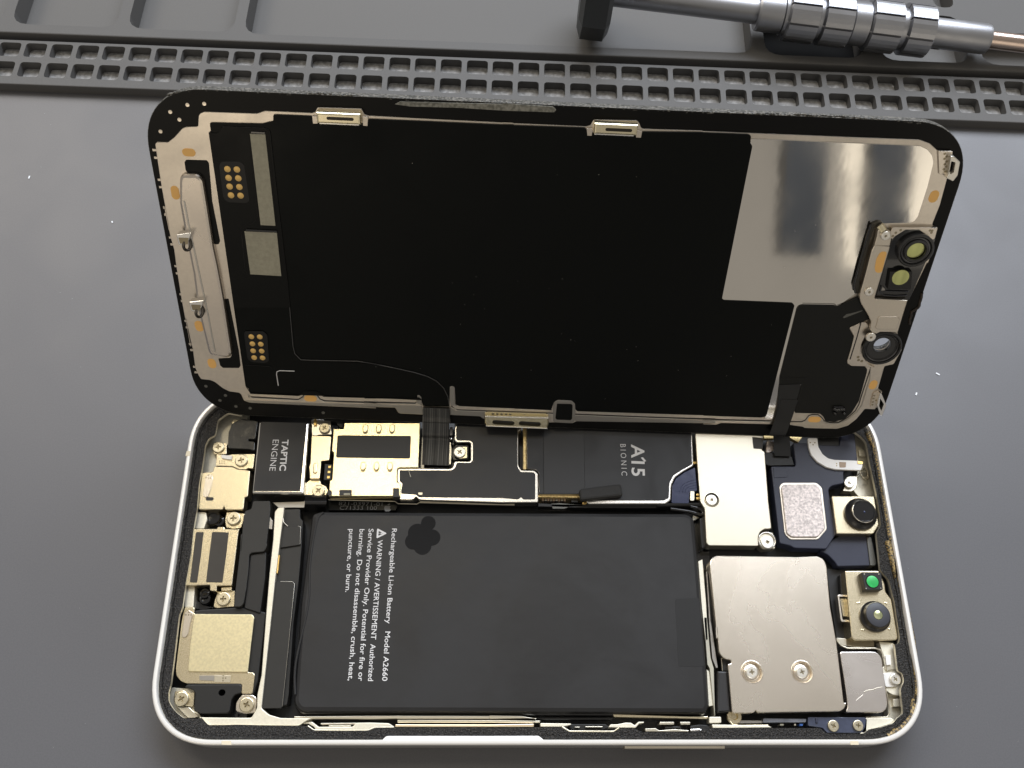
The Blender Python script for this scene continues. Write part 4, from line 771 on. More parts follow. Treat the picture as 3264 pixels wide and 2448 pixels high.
# rough adhesive left on the upper edge
V = []
pts = [(-67.58, 68.45), (-66.27, 68.9), (-64.35, 69.29), (-61.68, 69.61), (-54.28, 69.59), (-45, 69.62), (-42.4, 69.89), (-33.12, 69.68), (-23.81, 69.47), (-8.06, 69.71), (-1.48, 69.61), (8.53, 69.59), (24.38, 69.59), (42.36, 69.94), (54.2, 69.83), (62.19, 69.49), (64.74, 68.9)]
dn = []
for i in range(len(pts)-1):
    a, b = Vector(pts[i]), Vector(pts[i+1]); n = max(1, int((b-a).length/.45))
    for k in range(n): q = a.lerp(b, k/n); dn.append((q.x, q.y+random.uniform(-.12, .05), random.uniform(-.45, -.15)))
tube('adhesive_residue', dp, dn, .26, 'scuff', 5)
plate('adhesive_residue', dp, [(-28.65, 68.7), (-27.7, 69.22), (-19.14, 69.37), (-8.06, 69.63), (-10.21, 69.69), (-1.47, 69.53), (-0.81, 69.01), (-1.17, 68.52), (-10.17, 68.43), (-17.58, 68.57), (-26.01, 68.43)], -.1, .14, 'scuff2', .03, .15)
dn = []
pts = [(72.25, 36.43), (72.39, 34.62), (72.44, 33.09), (71.51, 32.12), (71.64, 30.73), (71.77, 29.32), (71.68, 28.69)]
for i in range(len(pts)-1):
    a, b = Vector(pts[i]), Vector(pts[i+1]); n = max(1, int((b-a).length/.4))
    for k in range(n): q = a.lerp(b, k/n); dn.append((q.x+random.uniform(-.1, .1), q.y, .05+random.uniform(-.1, .1)))
tube('adhesive_residue', dp, dn, .28, 'residue2', 5)
# steel chassis glued on the glass
ch = [(-63, 63.31), (-62.63, 65.18), (-62.29, 65.67), (-61.54, 65.98), (-52.47, 66.07), (-51, 66.61), (-42.88, 66.59), (-42.32, 66.81), (-41.94, 67.62), (-34.35, 67.73), (-33.86, 66.71), (-33.24, 66.55), (-7.91, 66.36), (-10.09, 66.35), (4.57, 66.36), (5.31, 66.64), (5.69, 67.62), (13.26, 67.8), (13.7, 67.34), (14.03, 66.63), (14.37, 66.39), (24.84, 66.5), (24.85, 66.42), (62.86, 66.6), (64.79, 66.03), (66.47, 64.86), (69.12, 64.87), (69.24, 62.69), (69.77, 59.9), (70.04, 54.63), (69.79, 50.9), (70.02, 50.53), (71.02, 50.28), (71.16, 47.92), (71.23, 42.98), (71.34, 45.81), (70.11, 34.9), (69.75, 34.76), (69.86, 27.46), (70.32, 26.52), (71.9, 23.37), (71.21, 19.87), (69.49, 19.29), (69.66, 13.69), (70.69, 13.04), (70.69, 12.99), (70.48, 8.4), (68.27, 8.41), (67.88, 7.32), (67.16, 5.6), (65.86, 3.84), (63.76, 2.88), (60.27, 2.78), (56.76, 2.78), (56.4, 3.08), (53.51, 3.43), (38.78, 3.24), (37.9, 2.71), (34.97, 2.81), (37.62, 3.04), (8.02, 2.14), (7.29, 1.6), (3.41, 1.62), (2.27, 1.55), (-11.87, 1.9), (-12.46, 2.48), (-18.83, 2.53), (-24.61, 2.36), (-29.51, 2.41), (-29.89, 2.7), (-30.43, 3.88), (-37.04, 3.86), (-34.4, 3.61), (-61.01, 3.64), (-62.27, 4.22), (-62.62, 5.73), (-62.98, 6.18), (-65.03, 6.43), (-66.25, 7.19), (-67.73, 8.73), (-68.61, 9.15), (-70.46, 9.29), (-70.88, 10.3), (-71.26, 12.09), (-71.06, 16.44), (-71.22, 20.12), (-71.31, 24.15), (-71.35, 17.19), (-71.47, 21.71), (-71.48, 28.38), (-71.32, 35.37), (-71.14, 39.04), (-71.39, 41.68), (-71.46, 44.27), (-71.41, 47.56), (-71.37, 43.14), (-71.34, 46.81), (-71.34, 51.63), (-71.17, 57.31), (-71.05, 59.83), (-70.67, 60.14), (-68.76, 60.18), (-67.48, 61.14), (-65.78, 62.86), (-65.11, 63.13)]
plate('chassis_plate', dp, ch, 0.0, 0.32, 'chassis', .08, .25, [winr], hr=0)
# small burrs along the left end of the chassis
for (x, y) in [(-71.42, 58.6), (-71.38, 57.18), (-71.46, 53.01), (-71.46, 51.61), (-71.44, 47.58), (-71.47, 46.18), (-71.43, 47.6), (-71.41, 46.24), (-71.36, 41.53), (-71.34, 40.12), (-71.32, 35.51), (-71.32, 33.94), (-71.36, 29.34), (-71.34, 27.81), (-71.35, 23.25), (-71.34, 21.76), (-71.29, 17.79), (-71.34, 17.78), (-71.28, 16.36), (-71.32, 12.25), (-71.28, 10.89)]:
    box('burr', dp, x-.35, x+.35, y-.22, y+.22, 0, .26, 'chassis', .04)
for (x, y) in [(-67.53, 65.59), (-64.35, 66.97), (-61.42, 67.29), (-66.15, 64.29), (-69.82, 62.01)]:
    lathe('weld_hole', dp, [(.36, 0.0), (.34, .07), (.01, .05)], (x, y), 'chassis', 12)
for (x, y) in [(-69.82, 7.35), (-66.06, 5.15), (-67.4, 3.79), (-64.22, 2.39), (-61.25, 2.06), (-45.83, 1.62)]:
    lathe('weld_hole', dp, [(.36, 0.0), (.34, .07), (.01, .05)], (x, y), 'rail2', 12)
# dark openings in the left part of the chassis
plate('chassis_opening', dp, [(-66.4, 56.67), (-66.01, 57.13), (-62.33, 57.19), (-62.05, 56.65), (-62.49, 49.42), (-62.16, 41.29), (-62.5, 40.65), (-63.15, 40.54), (-63.49, 41.13), (-63.65, 49.37), (-63.44, 53.75), (-64.18, 54.5), (-66.11, 54.58), (-66.43, 55.17)], .3, .345, 'foil2', .0, .15)
plate('chassis_opening', dp, [(-63.14, 28.76), (-62.21, 28.89), (-61.72, 16.81), (-61.82, 13.14), (-62.22, 12.5), (-65.54, 12.38), (-66.02, 12.94), (-66.15, 14.68), (-63.72, 14.95), (-63.28, 15.74), (-63.41, 26.84)], .3, .345, 'foil2', .0, .15)
# pressed steel bar
bar = [(-67.51, 53.58), (-67.16, 54.37), (-66.62, 54.7), (-64.3, 54.76), (-63.67, 54.35), (-63.26, 53.6), (-63.22, 48.7), (-63.26, 40.62), (-63, 35.65), (-62.84, 29.1), (-62.86, 25.3), (-62.86, 16.76), (-63.4, 15.75), (-64.15, 15.56), (-67.28, 16.11), (-67.65, 16.97), (-67.96, 22.12), (-68.28, 27.11), (-67.97, 34.64), (-68.2, 44.12), (-68.22, 49.18)]
o = plate('stiffener_bar', dp, bar, 0.3, 1.5, 'chassis2', .55, .6)
line('edge_highlight', dp, [(-67.22, 49.72), (-67.13, 45.04), (-66.76, 36.41), (-66.36, 26.04), (-66.19, 17.15)], 1.42, .20, 'rail3')  # brighter metal line painted in for the highlight along the bar
# two little spring clips on the bar
for a, b, c, d in (((-69.18, 43.53), (-67.22, 43.71), (-68.12, 41.72), (-67.87, 40.61)), ((-69.06, 29.28), (-67.08, 29.37), (-68.01, 27.25), (-67.84, 26.02))):
    plate('spring_clip', dp, [a, (b[0]+.9, b[1]+.4), (b[0]+.2, b[1]-1.2), (c[0]+.3, c[1]-.2), (a[0]+.1, a[1]-2.0)], 1.4, 3.0, 'chrome', .12, .15)
    plate('clip_window', dp, [(a[0]+.3, a[1]-.5), (a[0]+2.2, a[1]-.5), (a[0]+1.8, a[1]-1.8), (a[0]+.4, a[1]-1.7)], 3.0, 3.04, 'recess', 0, .1)
    tube('spring_hook', dp, bez([(c[0]+.2, c[1]+.5, 2.8), (c[0]-.1, c[1]-.4, 3.0), (c[0]+.0, c[1]-1.3, 2.7), (c[0]+.5, c[1]-1.5, 2.2), (c[0]+.9, c[1]-.7, 1.9), (c[0]+.8, c[1]+.2, 1.6)], 5), .30, 'gunmetal', 6)
# orange kapton dots
for pt, w, h, a in (((-65.34, 58.49), 2.4, 1.5, 0), ((-69.02, 50.7), 1.5, 2.7, 0), ((-68.92, 22.25), 1.7, 2.5, .1), ((-67.65, 13.36), 1.7, 2.4, .1),
        ((-48.15, 5.46), 2.7, 1.6, 0), ((58.37, 5.16), 2.7, 1.5, 0), ((68.4, 14.64), 1.6, 2.3, -.1), ((68.42, 56.28), 1.7, 2.4, -.1)):
    plate('orange_dot', dp, cap_pt(pt[0], pt[1], w, h, a), .3, .37, 'kapton', .03, 0)
# polished plate at the top end and black foil over the middle
plate('mirror_plate', dp, [(33.38, 65.56), (46.85, 65.57), (63.1, 65.63), (64.59, 65.06), (65.8, 63.97), (66.43, 62.62), (66.71, 57.93), (66.66, 52.32), (66.25, 51.36), (65.43, 50.97), (59.63, 50.62), (58.73, 50.08), (58.9, 47.68), (58.57, 37.9), (59.53, 36.03), (56.56, 32.77), (55.73, 32.91), (49.57, 32.62), (48.8, 32.07), (48.78, 27.6), (49.49, 4.85), (47.77, 4.76), (47.76, 32.74), (33.77, 33.15)], .3, .5, 'mirror', .06, .3)
foil = [(-60.78, 64.16), (-51.81, 64.37), (-49.7, 64.95), (-49.58, 66.11), (-42.94, 66.14), (-42.87, 65.61), (-42.77, 64.88), (-41.98, 64.95), (-41.9, 65.42), (-34.35, 65.35), (-34.14, 64.88), (-33.3, 64.92), (-33.22, 66.08), (-7.9, 66.1), (-10.08, 66.05), (4.41, 66.21), (4.75, 65.59), (4.84, 64.89), (5.56, 64.86), (5.75, 65.39), (13.28, 65.73), (13.38, 64.89), (14.2, 64.93), (14.32, 65.94), (24.82, 66.32), (24.82, 66.28), (32.77, 66.33), (33.32, 66.06), (33.38, 64.83), (33.88, 64.29), (33.79, 33.6), (34.17, 33.25), (47.56, 33.28), (48.09, 32.74), (48.11, 32.43), (47.97, 6.33), (47.77, 5.6), (46.86, 5.31), (37.43, 5.21), (34.52, 5.31), (37.19, 5.33), (7.96, 5.07), (7.5, 5.59), (7.23, 7), (6.6, 7.72), (3.56, 7.76), (2.88, 7.14), (2.57, 5.47), (2.2, 5.21), (-5.27, 5.2), (2.7, 5.17), (-11.56, 5.14), (-17, 5.21), (-17.67, 5.67), (-17.86, 9.99), (-18.37, 10.28), (-18.91, 10.12), (-19.01, 5.01), (-24.55, 4.98), (-24.86, 6.85), (-25.46, 7.64), (-25.7, 6.69), (-26.62, 6.49), (-36.88, 6.27), (-34.25, 6.39), (-45.39, 6.2), (-46.53, 7.43), (-49.18, 7.3), (-50.12, 6.32), (-50.6, 6.18), (-60.63, 6.23), (-60.84, 7.66), (-61.36, 8.06), (-61.36, 27.08)]
plate('display_foil', dp, foil, .3, .66, 'foil', .06, .25)
plate('board_cover', dp, [(-61.17, 62.59), (-59.87, 62.39), (-59.36, 62.68), (-58.59, 63.73), (-51.36, 63.77), (-50.52, 63.48), (-50.34, 62.92), (-50.32, 50.19), (-50.2, 33.29), (-50.34, 17.45), (-50.34, 27.72), (-50.55, 18.62), (-50.31, 16.88), (-49.28, 15.5), (-46.97, 15.5), (-33.86, 15.13), (-34.56, 15.25), (-26.09, 13.42), (-23.13, 12.39), (-20.7, 10.22), (-19.29, 7.62), (-18.9, 5.17), (-24.53, 5.01), (-24.85, 6.76), (-25.45, 7.2), (-26.21, 6.81), (-36.84, 6.53), (-45.33, 6.58), (-46.57, 7.69), (-49.12, 7.56), (-50.15, 6.58), (-60.55, 6.54), (-61.29, 8.2), (-61.3, 27.2)], .5, .82, 'foil2', .05, .3)
line('cover_seam', dp, [(-58.58, 63.7), (-51.35, 63.74), (-50.56, 63.45), (-50.39, 62.94), (-50.36, 50.21), (-50.19, 33.31), (-50.33, 17.49)], .82, .035, 'ring')
line('cover_seam', dp, [(-50.32, 27.75), (-50.5, 18.66), (-50.27, 16.88), (-49.21, 15.51), (-46.97, 15.49), (-37.74, 15.71), (-33.85, 15.17), (-34.19, 15.22), (-30.15, 14.38), (-26.09, 13.46), (-23.49, 12.63), (-21.63, 11.54), (-20.14, 9.82), (-19.28, 7.66), (-18.95, 5.2)], .84, .07, 'seam')
# raised panels, contacts and conductive stickers on the cover
plate('contact_panel', dp, [(-59.61, 57.3), (-56.38, 57.44), (-55.64, 56.88), (-55.5, 49.95), (-56.21, 49.47), (-59.51, 49.49), (-60.23, 50.26), (-60.12, 56.51)], .8, .86, 'ring', .03, .8)
plate('contact_panel', dp, [(-59.72, 21.83), (-56.18, 22), (-55.37, 21.22), (-55.68, 14.89), (-56.67, 14.29), (-59.41, 14.49), (-60.05, 15.35), (-60.03, 21.22)], .8, .86, 'ring', .03, .8)
for (x, y) in [(-58.73, 55.91), (-57.04, 55.91), (-58.74, 54.25), (-57, 54.26), (-58.76, 52.6), (-57.02, 52.59), (-58.74, 50.92), (-57.01, 50.93)]:
    lathe('gold_contact', dp, [(.60, .82), (.58, .92), (.54, .94), (.01, .94)], (x, y), 'goldpad', 18)
for (x, y) in [(-58.62, 20.61), (-56.94, 20.65), (-58.6, 18.93), (-56.93, 18.92), (-58.65, 17.25), (-56.93, 17.27), (-58.63, 15.6), (-56.93, 15.62)]:
    lathe('gold_contact', dp, [(.58, .82), (.56, .92), (.52, .94), (.01, .94)], (x, y), 'goldpad', 18)
plate('sticker_recess', dp, [(-54.2, 63.58), (-50.89, 63.57), (-50.57, 62.93), (-51.06, 44.93), (-54.56, 45.41), (-54.65, 46.77), (-54.2, 62.93)], .8, .85, 'glass', 0, .3)
plate('conductive_sticker', dp, [(-53.92, 62.63), (-51.26, 62.67), (-51.27, 45.23), (-54, 45.25)], .85, .98, 'tape', .03, .03)
plate('conductive_sticker', dp, [(-57.16, 43.84), (-51.16, 43.84), (-51.24, 34.71), (-57.13, 34.83)], .85, .98, 'tape', .03, .03)
plate('sticker_edge', dp, [(-53.6, 63.12), (-51.16, 63.1), (-51.27, 62.77), (-53.77, 62.76)], .82, 1.1, 'gloss', .05, .05)
plate('sticker_edge', dp, [(-56.75, 44.34), (-51.05, 44.28), (-51.18, 43.9), (-56.97, 43.93)], .82, 1.1, 'gloss', .05, .05)
line('cover_seam', dp, [(-54.04, 63.59), (-54.42, 47.12), (-54.88, 46.01), (-55.71, 45.33), (-57.43, 44.98), (-57.85, 44.22), (-57.84, 42.94), (-57.75, 44.62), (-58.04, 35.31), (-57.69, 34.64)], .83, .05, 'ring')
line('print_line', dp, [(-54.44, 8.83), (-54.52, 11.73), (-54.37, 12.3), (-53.78, 12.6), (-50.75, 12.63)], .84, .10, 'text')
line('print_line', dp, [(-60.88, 13.65), (-56.37, 13.55), (-55.63, 13.48), (-55.34, 13.11)], .83, .035, 'ring')
# folded tabs that clip into the body: two on the upper edge
def clip(u0, u1, vt, slot):
    b = box('latch_clip', dp, u0, u1, vt-1.9, vt, .3, 2.1, 'nickelb', .35)
    box('latch_lip', dp, u0+.2, u1-.4, vt-2.35, vt-1.85, .5, 1.2, 'chrome2', .12)
    plate('latch_slot', dp, cap_pt(*slot, (u1-u0)*.62, .55), 2.1, 2.14, 'recess2', 0, 0)
a, b = (-41.85, 67.34), (-34.35, 67.44)
clip(a[0], b[0], max(a[1], b[1])-.1, ((a[0]+b[0])/2+.3, b[1]-1.0))
a, b = (5.81, 67.5), (13.26, 67.68)
clip(a[0], b[0], max(a[1], b[1])-.1, ((a[0]+b[0])/2+.5, b[1]-1.05))
for s in ([(-42.87, 66.22), (-42.02, 66.18), (-42.01, 64.89), (-42.83, 64.86)], [(-34.23, 66.53), (-33.21, 66.49), (-33.37, 64.85), (-34.15, 64.88)], [(4.61, 66.19), (5.69, 66.16), (5.61, 64.86), (4.85, 64.86)], [(13.24, 66.18), (14.3, 66.15), (14.21, 64.92), (13.34, 64.92)]):
    plate('clip_foot', dp, s, .3, .75, 'chassis', .05, .1)
# bracket on the lower edge with two slots and rows of weld dots
lb = [(-11.42, 3.84), (-10.95, 4.05), (1.52, 4.14), (2.03, 3.73), (2.1, 3.2), (-11.5, 2.92)]
plate('latch_bracket', dp, lb, .3, .75, 'nickelb', .06, .15)
fb = [(-11.48, 3.55), (2.04, 3.83), (2.16, 2.01), (1.9, 0.83), (-11.13, 0.92), (-11.48, 2.06)]
s1c, s2c = (-7.47, 2.02), (-1.87, 2)
plate('latch_bracket', dp, fb, .5, 1.6, 'nickelb', .3, .3, [cap_pt(*s1c, 4.7, 1.15, -.03), cap_pt(*s2c, 4.7, 1.15, -.03)], hr=0)
plate('latch_slot', dp, [(s1c[0]-3, s1c[1]-1), (s2c[0]+3, s2c[1]-1), (s2c[0]+3, s2c[1]+1), (s1c[0]-3, s1c[1]+1)], .52, .9, 'floor', 0, 0)
line('latch_lip', dp, [(-11.13, 1.01), (1.86, 0.97)], 1.62, .16, 'chrome2')
line('latch_lip', dp, [(-11.38, 3.39), (2.01, 3.64)], 1.5, .18, 'chrome2')
for (x, y) in [(-9.76, 3.47), (-8.84, 3.46), (-7.92, 3.49), (-6.99, 3.48), (-6.09, 3.5), (-3.05, 3.46), (-2.13, 3.43), (-1.21, 3.43), (-0.28, 3.43), (0.64, 3.45)]:
    lathe('weld_dot', dp, [(.36, .74), (.33, .80), (.15, .80), (.01, .76)], (x, y), 'gunmetal', 10)
# window frame tab in the middle of the lower rail
plate('tab_frame', dp, [(3.06, 2.33), (2.79, 6.38), (3.01, 7.34), (3.64, 7.84), (6.59, 7.8), (7.32, 7.08), (7.61, 5.08), (7.6, 2.31), (6.86, 1.88), (3.38, 1.93)], .3, .72, 'rail', .06, .25)
plate('tab_window', dp, [(3.57, 6.93), (6.56, 7.01), (6.87, 6.67), (7.05, 3.16), (6.79, 2.74), (3.8, 2.74), (3.49, 3.11)], .7, .76, 'foil2', .02, .15)
# rails and grooves along the lower edge
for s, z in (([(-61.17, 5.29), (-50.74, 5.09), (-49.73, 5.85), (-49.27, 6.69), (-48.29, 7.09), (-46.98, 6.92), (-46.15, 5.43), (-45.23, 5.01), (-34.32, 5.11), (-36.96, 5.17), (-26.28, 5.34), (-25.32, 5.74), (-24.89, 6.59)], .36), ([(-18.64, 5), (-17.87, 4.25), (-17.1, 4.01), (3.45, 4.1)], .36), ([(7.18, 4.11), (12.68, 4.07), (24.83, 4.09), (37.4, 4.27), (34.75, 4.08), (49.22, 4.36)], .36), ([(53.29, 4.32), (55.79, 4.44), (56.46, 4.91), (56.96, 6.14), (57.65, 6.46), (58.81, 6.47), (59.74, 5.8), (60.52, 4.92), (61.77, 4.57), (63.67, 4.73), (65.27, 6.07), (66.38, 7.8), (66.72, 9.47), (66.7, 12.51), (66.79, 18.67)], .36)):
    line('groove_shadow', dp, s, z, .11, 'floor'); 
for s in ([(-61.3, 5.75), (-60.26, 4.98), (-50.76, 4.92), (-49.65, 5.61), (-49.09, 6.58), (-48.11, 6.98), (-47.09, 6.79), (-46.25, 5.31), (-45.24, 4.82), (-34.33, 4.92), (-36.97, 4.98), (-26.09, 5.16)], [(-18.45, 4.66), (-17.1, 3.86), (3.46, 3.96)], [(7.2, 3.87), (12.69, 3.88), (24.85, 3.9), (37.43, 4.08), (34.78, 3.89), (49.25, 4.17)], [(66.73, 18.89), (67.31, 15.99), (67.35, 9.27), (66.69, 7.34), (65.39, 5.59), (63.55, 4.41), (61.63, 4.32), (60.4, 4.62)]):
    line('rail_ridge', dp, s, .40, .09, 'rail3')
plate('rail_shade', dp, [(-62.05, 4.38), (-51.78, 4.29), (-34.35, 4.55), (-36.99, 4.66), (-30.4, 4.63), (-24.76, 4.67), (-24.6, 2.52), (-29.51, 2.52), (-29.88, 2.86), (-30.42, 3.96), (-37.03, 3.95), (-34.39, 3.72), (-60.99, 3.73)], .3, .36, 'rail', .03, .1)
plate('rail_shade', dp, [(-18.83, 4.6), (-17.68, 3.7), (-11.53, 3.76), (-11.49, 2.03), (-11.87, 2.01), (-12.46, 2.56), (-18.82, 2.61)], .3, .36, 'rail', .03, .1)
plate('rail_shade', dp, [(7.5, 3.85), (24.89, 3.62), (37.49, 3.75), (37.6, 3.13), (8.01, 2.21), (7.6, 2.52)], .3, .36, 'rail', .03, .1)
plate('chassis_finger', dp, [(-18.91, 10.19), (-18.36, 10.36), (-17.89, 10.06), (-17.76, 5.74), (-17.28, 5.29), (-18.62, 5.34), (-18.91, 7.22)], .3, .74, 'rail', .05, .15)
plate('chassis_finger', dp, [(-25.68, 7.63), (-25.26, 7.7), (-24.85, 7.16), (-24.73, 5.04), (-25.96, 5.69), (-25.65, 6.65)], .3, .74, 'rail', .05, .1)
# sensor flex board at the right end
sb = [(48.65, 32.15), (48.9, 32.67), (49.45, 32.96), (55.63, 33.13), (56.38, 32.82), (60.12, 35.39), (63.62, 30.49), (62.66, 30.03), (62.07, 29.54), (59.93, 28.18), (61.39, 26.18), (61.32, 24.67), (61.39, 20.32), (61.86, 19.56), (62.68, 19.23), (65.27, 19.26), (66.03, 18.65), (66.16, 17.65), (66.36, 10.66), (65.62, 7.55), (64.51, 5.82), (62.58, 5), (60.63, 5.07), (59.94, 6.2), (59.02, 6.99), (57.1, 6.97), (53.66, 6.89), (53.42, 14.08), (53.05, 14.25), (48.96, 13.82), (48.65, 15.79)]
plate('sensor_board', dp, sb, .3, .72, 'foil3', .08, .3)
plate('board_slit', dp, [(58.07, 30.63), (58.63, 31.35), (59.38, 31.54), (61.57, 32.42), (61.38, 32.1), (58.32, 30.41)], .7, .74, 'rail2', 0, .1)
line('board_edge_line', dp, [(49.67, 33.12), (55.88, 33.3), (56.3, 32.93), (56.73, 33.11), (60.05, 35.24)], .74, .06, 'ring')
line('board_edge_line', dp, [(48.69, 15.89), (54.48, 15.95)], .74, .04, 'ring')
plate('chassis_finger', dp, [(52.98, 14.21), (53.38, 14.3), (53.39, 7.06), (52.93, 7.87)], .7, .80, 'rail', .02, 0)
for k, p in enumerate([(61.54, 8.69), (62.03, 8.48), (62.47, 8.57), (62.99, 8.64), (63.45, 8.71), (61.9, 7.59), (63.8, 7.68)]):
    lathe('solder_ball', dp, [(.42, .7), (.4, 1.3), (.25, 1.5), (.01, 1.55)], p, 'gloss', 10)
plate('chip', dp, [(61.32, 9.22), (63.3, 9.32), (63.57, 8.43), (61.5, 8.28)], .7, 1.1, 'gloss', .1, .1)
# bracket, camera rings and sensor windows
plate('sensor_plate', dp, [(59.89, 28.35), (62.07, 29.71), (62.56, 29.82), (63.52, 29.23), (63.66, 27.66), (63.45, 26.38), (63.18, 24.76), (64.2, 21.88), (65.98, 19.82), (67.53, 19.23), (66.39, 19.34), (65.24, 19.45), (62.47, 19.4), (61.64, 19.94), (61.38, 20.43), (61.39, 23.71), (61.28, 26.44)], .3, .9, 'chassis', .08, .3)
plate('lens_seat', dp, cap_pt(*(67.46, 24.03), 7.4, 7.4, 0, 20), .28, .95, 'gloss', .05, 0, [winr], hr=0)
line('plate_slot', dp, [(61.81, 29.68), (61.89, 26.21), (61.83, 21.01)], .9, .12, 'floor')
for p in [(63.31, 21.61), (63.59, 20.9), (64.29, 20.7)]: lathe('weld_dot', dp, [(.3, .9), (.28, .93), (.01, .92)], p, 'recess', 10)
plate('lens_base', dp, [(62.94, 46.82), (62.88, 47.73), (63.28, 48.58), (64.77, 50.03), (69.79, 50.12), (71.03, 48.11), (69.8, 35.13), (63.12, 35.35), (63.11, 37.37), (62.97, 41.77)], .3, 1.0, 'gloss', .15, .3)
plate('metal_tab', dp, [(62.32, 50.19), (68.78, 50.56), (70.62, 50.51), (70.7, 48.37), (70.41, 48.08), (67.3, 50.01), (64.81, 49.89), (63.19, 48.44), (62.84, 47.87), (61.95, 48.8)], .3, 1.15, 'chassis', .08, .2)
for p in [(63.18, 49.23), (63.94, 49.81), (62.82, 48.55), (69.32, 49.99), (69.71, 49.94), (69.7, 49.56)]: lathe('weld_dot', dp, [(.26, 1.14), (.24, 1.17), (.01, 1.16)], p, 'recess', 10)
def ring(c, R, r, z0, z1, m, n=40):
    prof = [(R, z0), (R, z1-.2), (R-.2, z1), (r+.15, z1), (r, z1-.15), (r, z0)]
    V = []; F = []
    for rr, zz in prof:
        for k in range(n): t = 2*math.pi*k/n; V.append((c[0]+rr*math.cos(t), c[1]+rr*math.sin(t), zz))
    for k in range(5):
        for i in range(n): j = (i+1) % n; F.append((k*n+i, k*n+j, (k+1)*n+j, (k+1)*n+i))
    o = me_obj('lens_ring', V, F, m, dp, True); o.data.set_sharp_from_angle(angle=math.radians(35)); return o
r1 = (67.61, 46.09)
ring(r1, 3.35, 2.75, 1.0, 2.0, 'barrel3'); ring(r1, 2.8, 2.2, 1.0, 1.7, 'smoke2'); ring(r1, 2.3, 1.72, .9, 2.3, 'barrel3')
lathe('sensor_window', dp, [(1.7, .9), (1.68, 1.55), (.01, 1.56)], (r1[0]-.1, r1[1]+.1), 'clear', 32)
wb = [(64.03, 41.54), (68.17, 41.81), (69.02, 37.97), (64.55, 37.75)]
plate('window_block', dp, wb, 1.0, 1.9, 'plastic', .15, .2)
l2 = (66.27, 40.49)
lathe('sensor_window', dp, [(1.6, 1.9), (1.58, 2.0), (.01, 2.01)], l2, 'clear', 32)
line('plastic_edge', dp, [(63.51, 38.09), (63.56, 36.91), (64.43, 36.13), (66.71, 36.01), (69.01, 36.27)], 1.15, .12, 'barrel2')
line('plastic_edge', dp, [(64.32, 37.02), (69.04, 37.09)], 1.2, .10, 'barrel2')
plate('metal_tab', dp, [(63.69, 38.01), (64.27, 37.59), (64.43, 37.23), (63.67, 37.12)], .9, 1.3, 'rail', .05, .05)
rc2 = (67.32, 24.22)
ring(rc2, 3.9, 3.4, .5, 1.6, 'barrel3'); ring(rc2, 3.4, 3.05, .5, 1.3, 'smoke2'); ring(rc2, 3.0, 2.75, .3, 1.1, 'barrel3')
hole_ring = (67.2, 24.83)
ring((win[0], win[1]), 2.1, 1.66, .0, .98, 'barrel3')
br = [(59.58, 46.91), (62.53, 46.77), (62.56, 46.21), (62.56, 35.91), (62.76, 35.65), (68.97, 35.58), (68.97, 35.57), (69.13, 28.42), (65.65, 28.33), (65.04, 27.83), (64.07, 28.17), (63.51, 28.78), (63.33, 30.48), (62.44, 31.83), (60.28, 34.55), (59.77, 35.51), (59.63, 36.07), (59.52, 37.26), (59.52, 39.76), (59.37, 45.78)]
plate('sensor_bracket', dp, br, 1.2, 1.95, 'bracket', .12, .2)
plate('sensor_bracket', dp, [(59.44, 49.8), (59.8, 50.09), (61.89, 49.78), (62.32, 48.7), (62.51, 46.84), (59.61, 46.8), (59.58, 48.57)], 1.1, 1.9, 'bracket', .12, .25)
plate('orange_dot', dp, [(61.08, 45.7), (62.27, 45.75), (62.46, 41.3), (61.3, 41.28), (60.86, 42.2), (60.65, 44.19)], 1.95, 1.99, 'kapton', .01, .5)
plate('embossed_pad', dp, [(64.54, 31.84), (68.08, 32.04), (68.61, 31.57), (68.66, 29.24), (68.25, 29.03), (64.84, 28.96), (64.42, 29.27), (64.34, 31.6)], 1.95, 2.12, 'bracket', .14, .3)
tube('bracket_post', dp, [(*(59.89, 50.35), .9), (*(60.6, 49.56), 1.6)], .8, 'nickelb', 12)
for c, R in (((61.03, 49.03), .88), ((61.09, 37.27), .88), ((64.06, 27.18), .98)):
    screw(dp, c, 2.3, R, 'screww', style='tri')
plate('receiver_wall', dp, [(59.53, 51.22), (60.45, 51.06), (59.05, 50.17), (59, 46.99), (59.19, 38.82), (59.99, 37.22), (59.87, 36.17), (59.08, 36.13), (58.23, 37.44), (58.32, 40.68), (58.2, 47.65), (58.32, 50.55)], .3, 1.1, 'smokewall', .15, .3)
tube('receiver_edge', dp, [(x, y, 1.1) for x, y in [(58.24, 50.73), (58.21, 47.98), (58.15, 42.75), (58.27, 37.94), (59, 36.34)]], .22, 'gloss', 6)
# corner hooks
h1 = [(66.45, 64.91), (69.02, 64.95), (69.42, 62.82), (69.74, 60.73), (67.93, 60.65)]
plate('corner_hook', dp, h1, .3, .7, 'chassis', .06, .15)
for p in [(67.75, 64.45), (68.23, 63.97), (67.99, 63.55), (68.51, 63.06), (68.34, 62.55), (68.8, 62.15), (68.45, 61.62), (68.86, 61.22)]: lathe('weld_dot', dp, [(.25, .68), (.22, .73), (.01, .72)], p, 'recess', 8)
plate('hook_loop', dp, [(68.43, 64.43), (69.1, 64.39), (70.44, 63.44), (70.79, 60.96), (70.32, 59.81), (68.92, 60.36), (69.02, 61.11), (68.74, 62.72)], .5, 1.7, 'clearish', .1, .2, [[(68.82, 63.53), (69.66, 63.34), (69.9, 61.5), (69.46, 61.13), (69.03, 61.58)]], hr=.15)
h2 = [(68.85, 12.76), (69.92, 13.39), (70.57, 13.08), (70.53, 12.15), (70.49, 9.1), (69.11, 9.27), (68.96, 10.91)]
plate('corner_hook', dp, h2, .3, .7, 'chassis', .06, .15)
